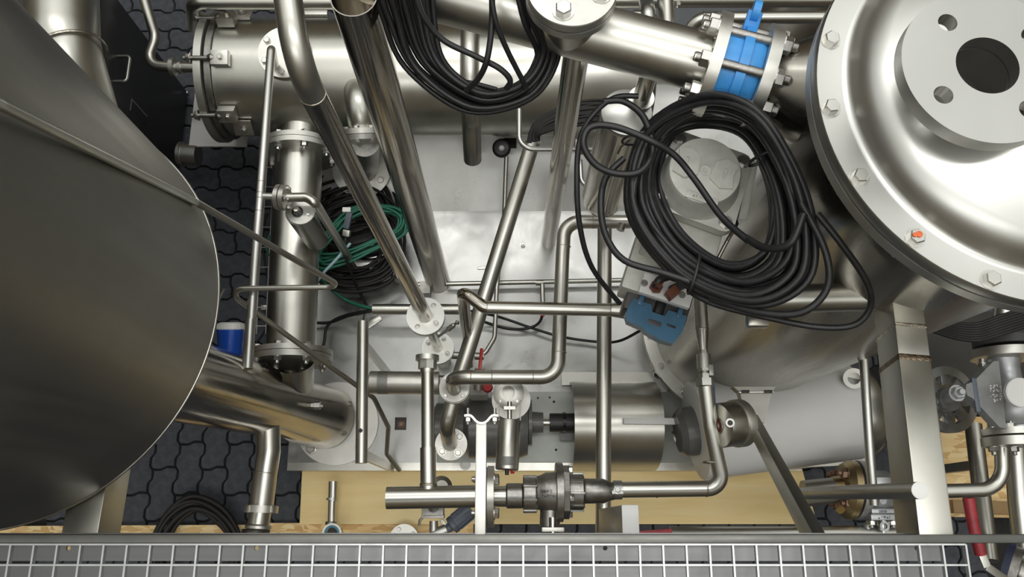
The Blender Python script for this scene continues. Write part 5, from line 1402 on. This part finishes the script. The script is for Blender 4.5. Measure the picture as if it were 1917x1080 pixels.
# tube fitting standing on the plywood
nf2 = thing('hose_fitting', 'slim steel hose fitting with blue sealing ring on the plywood', 'fitting', P(622, 950, .14))
zf = .16
MB().tube(PP([(624, 901, zf), (623, 938, zf)]), M(8.8, P(623, 920, zf)), 20).build('upper_sleeve', S_SAT, nf2)
MB().lathe([(M(11, P(622, 930, zf)), 0), (M(11, P(622, 930, zf)), .008)], P(622, 932, zf), (0, -1, 0), 20).build('collar', S_FLG, nf2, 30)
MB().tube(PP([(622, 936, zf), (621, 978, zf)]), M(7.6, P(622, 960, zf)), 20).build('shank', S_SAT, nf2)
MB().lathe([(.02, 0), (.022, .004), (.022, .012)], P(620, 976, zf), (0, -1, 0), 20).build('clamp_ring', S_CAST, nf2, 30)
er = P(621, 998, zf + .03)
MB().ring([(.022, -.035), (.036, -.035), (.036, 0), (.029, 0), (.029, -.004), (.022, -.004)], er, (0, -.1, 1), 32).build('end_ring', S_SAT, nf2, 30)
MB().ring([(.021, -.003), (.029, -.003), (.029, .001), (.021, .001)], er, (0, -.1, 1), 32).build('blue_seal', plain('teal_seal', (.05, .20, .30), .4), nf2, 30)
MB().lathe([(.021, -.02), (.021, -.019), (0, -.019)], er, (0, -.1, 1), 24).build('bore', DARKHOLE, nf2)

# small round flange and slate angle valve under the tee line
sf = flange(None, P(757, 1008, .12), (0, -.1, 1), M(27, P(757, 1008, .12)), .014, M(9, P(757, 1008, .12)), 4, M(20, P(757, 1008, .12)), .008, 'head', None, (), S_FLG, .5, 'loose_flange'); tag(sf, 'loose round steel flange half hidden behind the walkway frame', 'flange')
avv = thing('angle_valve', 'slate grey plastic angle valve with steel bonnet below the tee pipe', 'valve', P(840, 970, .6))
zq = .85
q0_, q1_ = P(843, 986, zq), P(880, 955, zq)
MB().lathe([(.012, -.03), (.014, 0), (.026, .004), (.027, .016), (.025, .018), (.025, .07), (.022, .078), (.0, .08)], q0_, q1_ - q0_, 28).build('slate_body', SLATE, avv, 30)
for k in range(8):
    u, w, aa = frame_of(q1_ - q0_); t = k * math.pi / 4
    MB().beam(q0_ + aa * .02 + (u * math.cos(t) + w * math.sin(t)) * .026, q0_ + aa * .07 + (u * math.cos(t) + w * math.sin(t)) * .026, .003, .003, u).build('body_rib', SLATE, avv)
MB().tube([P(810, 1002, zq), P(836, 990, zq)], .016, 20).build('steel_elbow', S_FLG, avv)
MB().tube([P(812, 975, zq), P(812, 1010, zq)], .013, 20).build('steel_leg', S_FLG, avv)
MB().bbox(P(811, 966, zq + .02), (M(42, P(811, 966, zq)), M(8, P(811, 966, zq)), .03), None, .002).build('mount_plate', S_CAST, avv)
MB().tube([P(811, 950, zq + .05), P(812, 938, ZT - .01)], .016, 16).build('hanger', S_CAST, avv)
MB().bbox(P(811, 956, zq + .05), (M(40, P(811, 956, zq)), M(16, P(811, 956, zq)), .04), None, .003).build('mount_block', S_CAST, avv)
MB().tube(PP([(792, 968, zq + .02), (786, 974, zq + .02), (785, 984, zq + .02)]), .004, 8, .008).build('bent_lug', S_CAST, avv)
MB().beam(P(826, 972, zq), P(846, 1008, zq), .012, .006).build('stay', S_FLG, avv)
MB().lathe([(.03, 0), (.034, .006), (.034, .02), (.02, .03)], P(825, 912, .75), (.2, 0, 1), 28).build('round_knob', S_DRK, avv)

# red lever ball valve on the thin pipe, white plug
rv = thing('red_lever_valve', 'small ball valve with bright red lever beside the slanted pipe', 'valve', P(905, 690, .5))
MB().beam(P(902, 652, .62), P(898, 692, .62), M(6.5, P(900, 670, .62)), .008, (0, 0, 1), .003).build('red_lever', REDP, rv)
MB().lathe([(.014, 0), (.018, .005), (.014, .02)], P(913, 726, .60), (0, 0, 1), 16).build('red_knob', REDP, rv)
MB().tube(PP([(898, 690, .60), (895, 730, .58)]), .016, 16).build('valve_body', S_FLG, rv)
MB().bbox(P(897, 735, .45), (.06, .05, .22), None, .004).build('white_bracket', COWL, rv)
wp = MB().lathe([(.020, 0), (.020, .01), (.012, .012), (.011, .008), (0, .008)], P(871, 870, ZB + .001), (0, 0, 1), 24).build('white_plug', WHITEP, None, 30); tag(wp, 'small round white plastic plug on the front edge of the skid', 'plug')

# ================================================================== CABLES
def loops(inner, outer, n, z0, z1, jit=6, sub=7, start=0, zj=.012):
    """one long cable : n closed-loop windings between an inner and outer px path"""
    N_ = len(inner); pts = []
    fr = [(q + rnd.uniform(.1, .9)) / n for q in range(n)]
    fr = sorted(fr, key=lambda q: rnd.random())
    for k in range(n):
        f0, f1 = fr[k], fr[(k + 1) % n]
        jx, jy, jz = rnd.uniform(-jit, jit), rnd.uniform(-jit, jit), rnd.uniform(-zj, zj)
        for i in range(N_):
            f = f0 + (f1 - f0) * (i / N_)
            a_, b_ = inner[i], outer[i]
            px, py = a_[0] + (b_[0] - a_[0]) * f, a_[1] + (b_[1] - a_[1]) * f
            zz = (a_[2] if len(a_) > 2 else z0) * (1 - f) + (b_[2] if len(b_) > 2 else z1) * f
            pts.append(P(px + jx + rnd.uniform(-jit, jit) * .5, py + jy + rnd.uniform(-jit, jit) * .5, zz + jz + (k - n / 2) * .002))
    return pts
# coil 1, hung over the slanted pipe
in1 = [(812, -70, 1.98), (822, 40, 1.90), (850, 118, 1.85), (915, 156, 1.83), (972, 140, 1.83), (988, 92, 1.86), (965, 30, 1.93), (940, -70, 2.0), (880, -110, 2.0)]
ou1 = [(712, -70, 1.98), (722, 45, 1.88), (765, 135, 1.80), (880, 214, 1.77), (1000, 190, 1.77), (1056, 110, 1.82), (1046, 40, 1.90), (1000, -80, 2.0), (860, -190, 2.0)]
cable(None, 'cable_coil', loops(in1, ou1, 19, 1.9, 1.9, 5), .0062, BLACKR, 7, 8, False, 'big hank of black cable hanging over the slanted pipe at top centre', 'cable coil', 'cable coils')
cable(None, 'loose_cable', PP([(776, -20, 2.0), (792, 30, 1.96), (830, 75, 1.92), (890, 105, 1.90), (935, 128, 1.89), (955, 150, 1.87), (948, 166, 1.85)]), .0062, BLACKR, 8, 8, False, 'single black cable strand swinging across inside the top hank', 'cable')
cable(None, 'loose_cable', PP([(920, -30, 2.0), (921, 40, 1.96), (912, 110, 1.92), (895, 148, 1.88), (872, 170, 1.84)]), .0062, BLACKR, 8, 8, False, 'black cable strand dropping steeply inside the top hank', 'cable')
cable(None, 'loose_cable', PP([(918, -20, 2.01), (928, 40, 1.97), (950, 95, 1.92), (978, 150, 1.86), (985, 166, 1.83)]), .0055, BLACKR, 8, 8, False, 'black cable strand running to the right side of the top hank', 'cable')
cable(None, 'loose_cable', PP([(806, 62, 1.84), (812, 110, 1.82), (830, 150, 1.80), (880, 155, 1.80), (930, 168, 1.80)]), .0055, BLACKR, 8, 8, False, 'short black cable strand on the left inside of the top hank', 'cable')
# coil 2 around the actuator
in2 = [(1300, 236, 1.70), (1380, 250, 1.76), (1424, 322, 1.82), (1432, 402, 1.84), (1408, 468, 1.82), (1345, 484, 1.77), (1272, 427, 1.71), (1238, 348, 1.69), (1250, 272, 1.69)]
ou2 = [(1312, 176, 1.92), (1418, 194, 2.00), (1494, 290, 1.99), (1540, 410, 1.96), (1540, 535, 1.92), (1430, 595, 1.86), (1275, 545, 1.78), (1166, 400, 1.74), (1196, 245, 1.80)]
coil2 = thing('cable_coil', 'big black cable coil with cable ties lying round the grey actuator', 'cable coil', P(1330, 380, 1.6), 'cable coils')
cable(coil2, 'windings', loops(in2, ou2, 24, 1.72, 1.72, 4), .0075, BLACKR, 7, 8)
cable(coil2, 'loose_strand', PP([(1300, 530, 1.80), (1240, 510, 1.79), (1170, 488, 1.78), (1136, 445, 1.77), (1125, 390, 1.76), (1133, 335, 1.76), (1168, 296, 1.77)]), .0072, BLACKR, 8, 8)
cable(coil2, 'loose_strand', PP([(1195, 180, 1.80), (1150, 183, 1.80), (1110, 215, 1.80), (1086, 260, 1.78), (1080, 330, 1.76), (1085, 420, 1.70), (1108, 500, 1.62), (1160, 568, 1.52)]), .0062, BLACKR, 8, 8)
cable(coil2, 'loose_strand', PP([(1400, 450, 1.86), (1350, 405, 1.82), (1300, 335, 1.80), (1262, 290, 1.82), (1215, 262, 1.84), (1150, 237, 1.84), (1105, 238, 1.84), (1092, 270, 1.83), (1115, 308, 1.81), (1155, 325, 1.80), (1200, 320, 1.80), (1222, 280, 1.80), (1205, 220, 1.80), (1168, 190, 1.80), (1130, 190, 1.80)]), .0075, BLACKR, 8, 8)
cable(coil2, 'loose_strand', PP([(1395, 445, 1.85), (1435, 465, 1.92), (1480, 455, 1.96), (1505, 400, 1.98)]), .0075, BLACKR, 8, 8)
cable(coil2, 'loose_strand', PP([(1530, 400, 1.97), (1570, 450, 1.96), (1618, 520, 1.92), (1630, 570, 1.88), (1600, 608, 1.85), (1530, 612, 1.83), (1440, 595, 1.82), (1340, 570, 1.80), (1290, 545, 1.77)]), .0065, BLACKR, 8, 8)
cable(coil2, 'loose_strand', PP([(1500, 380, 1.97), (1545, 470, 1.96), (1548, 540, 1.93), (1500, 585, 1.90), (1420, 585, 1.86), (1330, 560, 1.80)]), .007, BLACKR, 8, 8)
def tie(parent, a_, b_, r=.0035, name='cable_tie'):
    """flat band looped over a bundle from a_ to b_"""
    m = (a_ + b_) / 2; u = (b_ - a_) / 2; l = u.length; pts = []
    for k in range(20):
        t = 2 * math.pi * k / 20; pts.append(m + u * math.cos(t) * 1.05 + V((0, 0, 1)) * math.sin(t) * l * .75)
    return MB().tube(pts, r, 6, 0, False, 7, True).build(name, BLACKP, parent, 60)
tie(coil2, P(1308, 478, 1.785), P(1290, 547, 1.785)); tie(coil2, P(1402, 306, 1.86), P(1468, 280, 1.90)); tie(coil2, P(1166, 264, 1.77), P(1230, 254, 1.77), .0028)
MB().tube(PP([(1178, 262, 1.79), (1162, 275, 1.78), (1156, 288, 1.77)]), .0022, 6).build('tie_tail', BLACKP, coil2)

# fan of cables right of the polished upright
cb3 = thing('cable_bundle', 'fanned bundle of black cables behind the polished upright tube', 'cable bundle', P(1040, 230, 1.0))
for k in range(16):
    f = k / 15
    cable(cb3, 'strand', PP([(985 + 10 * rnd.random() + 22 * f, 268 - 6 * f, 1.10), (1000 + 14 * f, 250 - 18 * (1 - f), 1.12), (1060, 236 - 38 * (1 - f) + rnd.uniform(-3, 3), 1.14), (1135, 228 - 40 * (1 - f) + rnd.uniform(-3, 3), 1.14), (1200, 232 - 30 * (1 - f), 1.1)]), .0042, BLACKC, 6, 7)
# black and green cable heap behind the thin leg
hp_ = thing('cable_heap', 'heap of coiled black cables beside the wide pipe', 'cable coil', P(660, 450, .25), 'cable coils')
inh = [(640, 440), (680, 425), (712, 440), (718, 470), (690, 495), (645, 500), (615, 480), (612, 455)]
ouh = [(615, 368), (680, 355), (742, 395), (758, 470), (730, 530), (640, 545), (585, 515), (580, 410)]
cable(hp_, 'windings', loops(inh, ouh, 20, .30, .34, 9, zj=.04), .0062, BLACKC, 6, 7)
cable(hp_, 'windings', loops([(x - 5, y - 70) for x, y in inh[:]], [(x - 10, y - 40) for x, y in ouh], 8, .24, .26, 9, zj=.03), .0062, BLACKC, 6, 7)
gh = thing('green_cable_coil', 'coil of green cable on top of the black cable heap', 'cable coil', P(690, 430, .4), 'cable coils')
ing = [(625, 428), (670, 402), (720, 398), (742, 410), (735, 432), (690, 448), (640, 466), (605, 470)]
oug = [(600, 455), (655, 388), (725, 382), (762, 402), (758, 440), (700, 470), (640, 498), (590, 505)]
cable(gh, 'windings', loops(ing, oug, 9, .42, .42, 5, zj=.015), .0052, GREENC, 7, 7)
cable(gh, 'loose_strand', PP([(600, 500, .42), (575, 495, .4), (520, 485, .3), (500, 470, .2), (504, 440, .17)]), .004, GREENC, 7, 7)
cable(None, 'pale_hose', PP([(656, 455, .50), (630, 485, .49), (606, 510, .48), (592, 530, .47)]), .0058, TEALC, 6, 8, False, 'short pale blue hose end over the green cables', 'hose')
cn = thing('cable_connector', 'small grey plug connector lying on the cable heap', 'connector', P(650, 420, .52))
MB().beam(P(655, 398, .56), P(648, 428, .54), .022, .02, (0, 0, 1), .003).build('housing', SLATE, cn)
MB().beam(P(650, 430, .54), P(648, 442, .53), .026, .024, (0, 0, 1), .003).build('gland', S_FLG, cn)
MB().bbox(P(649, 393, .57), (.03, .018, .012), None, .002).build('pale_latch', WHITEP, cn)
MB().tube(smooth(PP([(648, 440, .53), (645, 470, .51), (655, 505, .45), (670, 540, .36), (690, 580, .30)]), 6), .006, 8).build('tail_cable', BLACKC, cn)
# cables running into the conduit and over the sheet
cable(None, 'green_lead', PP([(600, 520, .35), (625, 545, .34), (655, 565, .33), (690, 576, .34), (712, 578, .34)]), .0075, GREENC, 6, 8, False, 'green cable running into the conduit tube', 'cable')
cable(None, 'black_lead', PP([(575, 603, .25), (615, 604, .24), (650, 592, .30), (690, 583, .34), (712, 581, .34)]), .0062, BLACKR, 6, 8, False, 'black cable entering the conduit from the wide pipe', 'cable')
cable(None, 'black_lead', PP([(600, 664, .25), (607, 640, .24), (612, 612, .24), (632, 596, .26), (665, 586, .32), (700, 582, .34)]), .0058, BLACKR, 6, 8, False, 'black cable curving up from the lower flange to the conduit', 'cable')
cable(None, 'black_lead', PP([(860, 582, .34), (900, 600, .26), (950, 615, .24), (990, 614, .24), (1012, 600, .26), (1016, 570, .30)]), .0058, BLACKR, 6, 8, False, 'black cable looping over the sheet to a red tip', 'cable')
cable(None, 'black_lead', PP([(868, 580, .34), (930, 592, .26), (990, 612, .24), (1050, 630, .24), (1120, 640, .24), (1160, 638, .3), (1200, 618, .4)]), .0055, BLACKR, 6, 8, False, 'long black cable crossing the sheet below the zigzag pipe', 'cable')
cable(None, 'floor_cable', PP([(478, 645, .1), (500, 610, .08), (510, 560, .1), (497, 500, .1), (492, 440, .12), (500, 400, .14)]), .0045, BLACKC, 6, 7, False, 'thin dark cable along the wire tray on the paving', 'cable')
rt_ = MB().lathe([(.008, 0), (.008, .012)], P(1016, 592, .28), (0, 1, 0), 10).build('red_tip', REDP, None); tag(rt_, 'tiny red cable end sleeve under the sideways pipe', 'sleeve')
# ring of cable on the floor at lower left
inr = [(365, 962), (335, 985), (318, 1020), (318, 1060), (365, 1090), (420, 1060), (422, 1020), (400, 985)]
our = [(365, 930), (315, 950), (280, 1005), (275, 1070), (365, 1130), (455, 1075), (455, 1005), (420, 950)]
cable(None, 'cable_coil', loops(inr, our, 6, .05, .08, 5, zj=.012), .0095, BLACKC, 7, 8, False, 'ring of thick black cable on the paving at lower left', 'cable coil', 'cable coils')
# cables under the vessel at the right
cbr = thing('cable_bundle', 'curved black cables tucked under the vessel cover at right', 'cable bundle', P(1820, 610, 1.0))
for k in range(8):
    cable(cbr, 'strand', PP([(1760 - 2 * k, 592 + 4 * k, 1.1), (1790, 604 + 4.2 * k, 1.08), (1830, 606 + 4.5 * k, 1.08), (1870, 592 + 5 * k, 1.1), (1925, 575 + 5 * k, 1.1)]), .005, BLACKC, 6, 7)
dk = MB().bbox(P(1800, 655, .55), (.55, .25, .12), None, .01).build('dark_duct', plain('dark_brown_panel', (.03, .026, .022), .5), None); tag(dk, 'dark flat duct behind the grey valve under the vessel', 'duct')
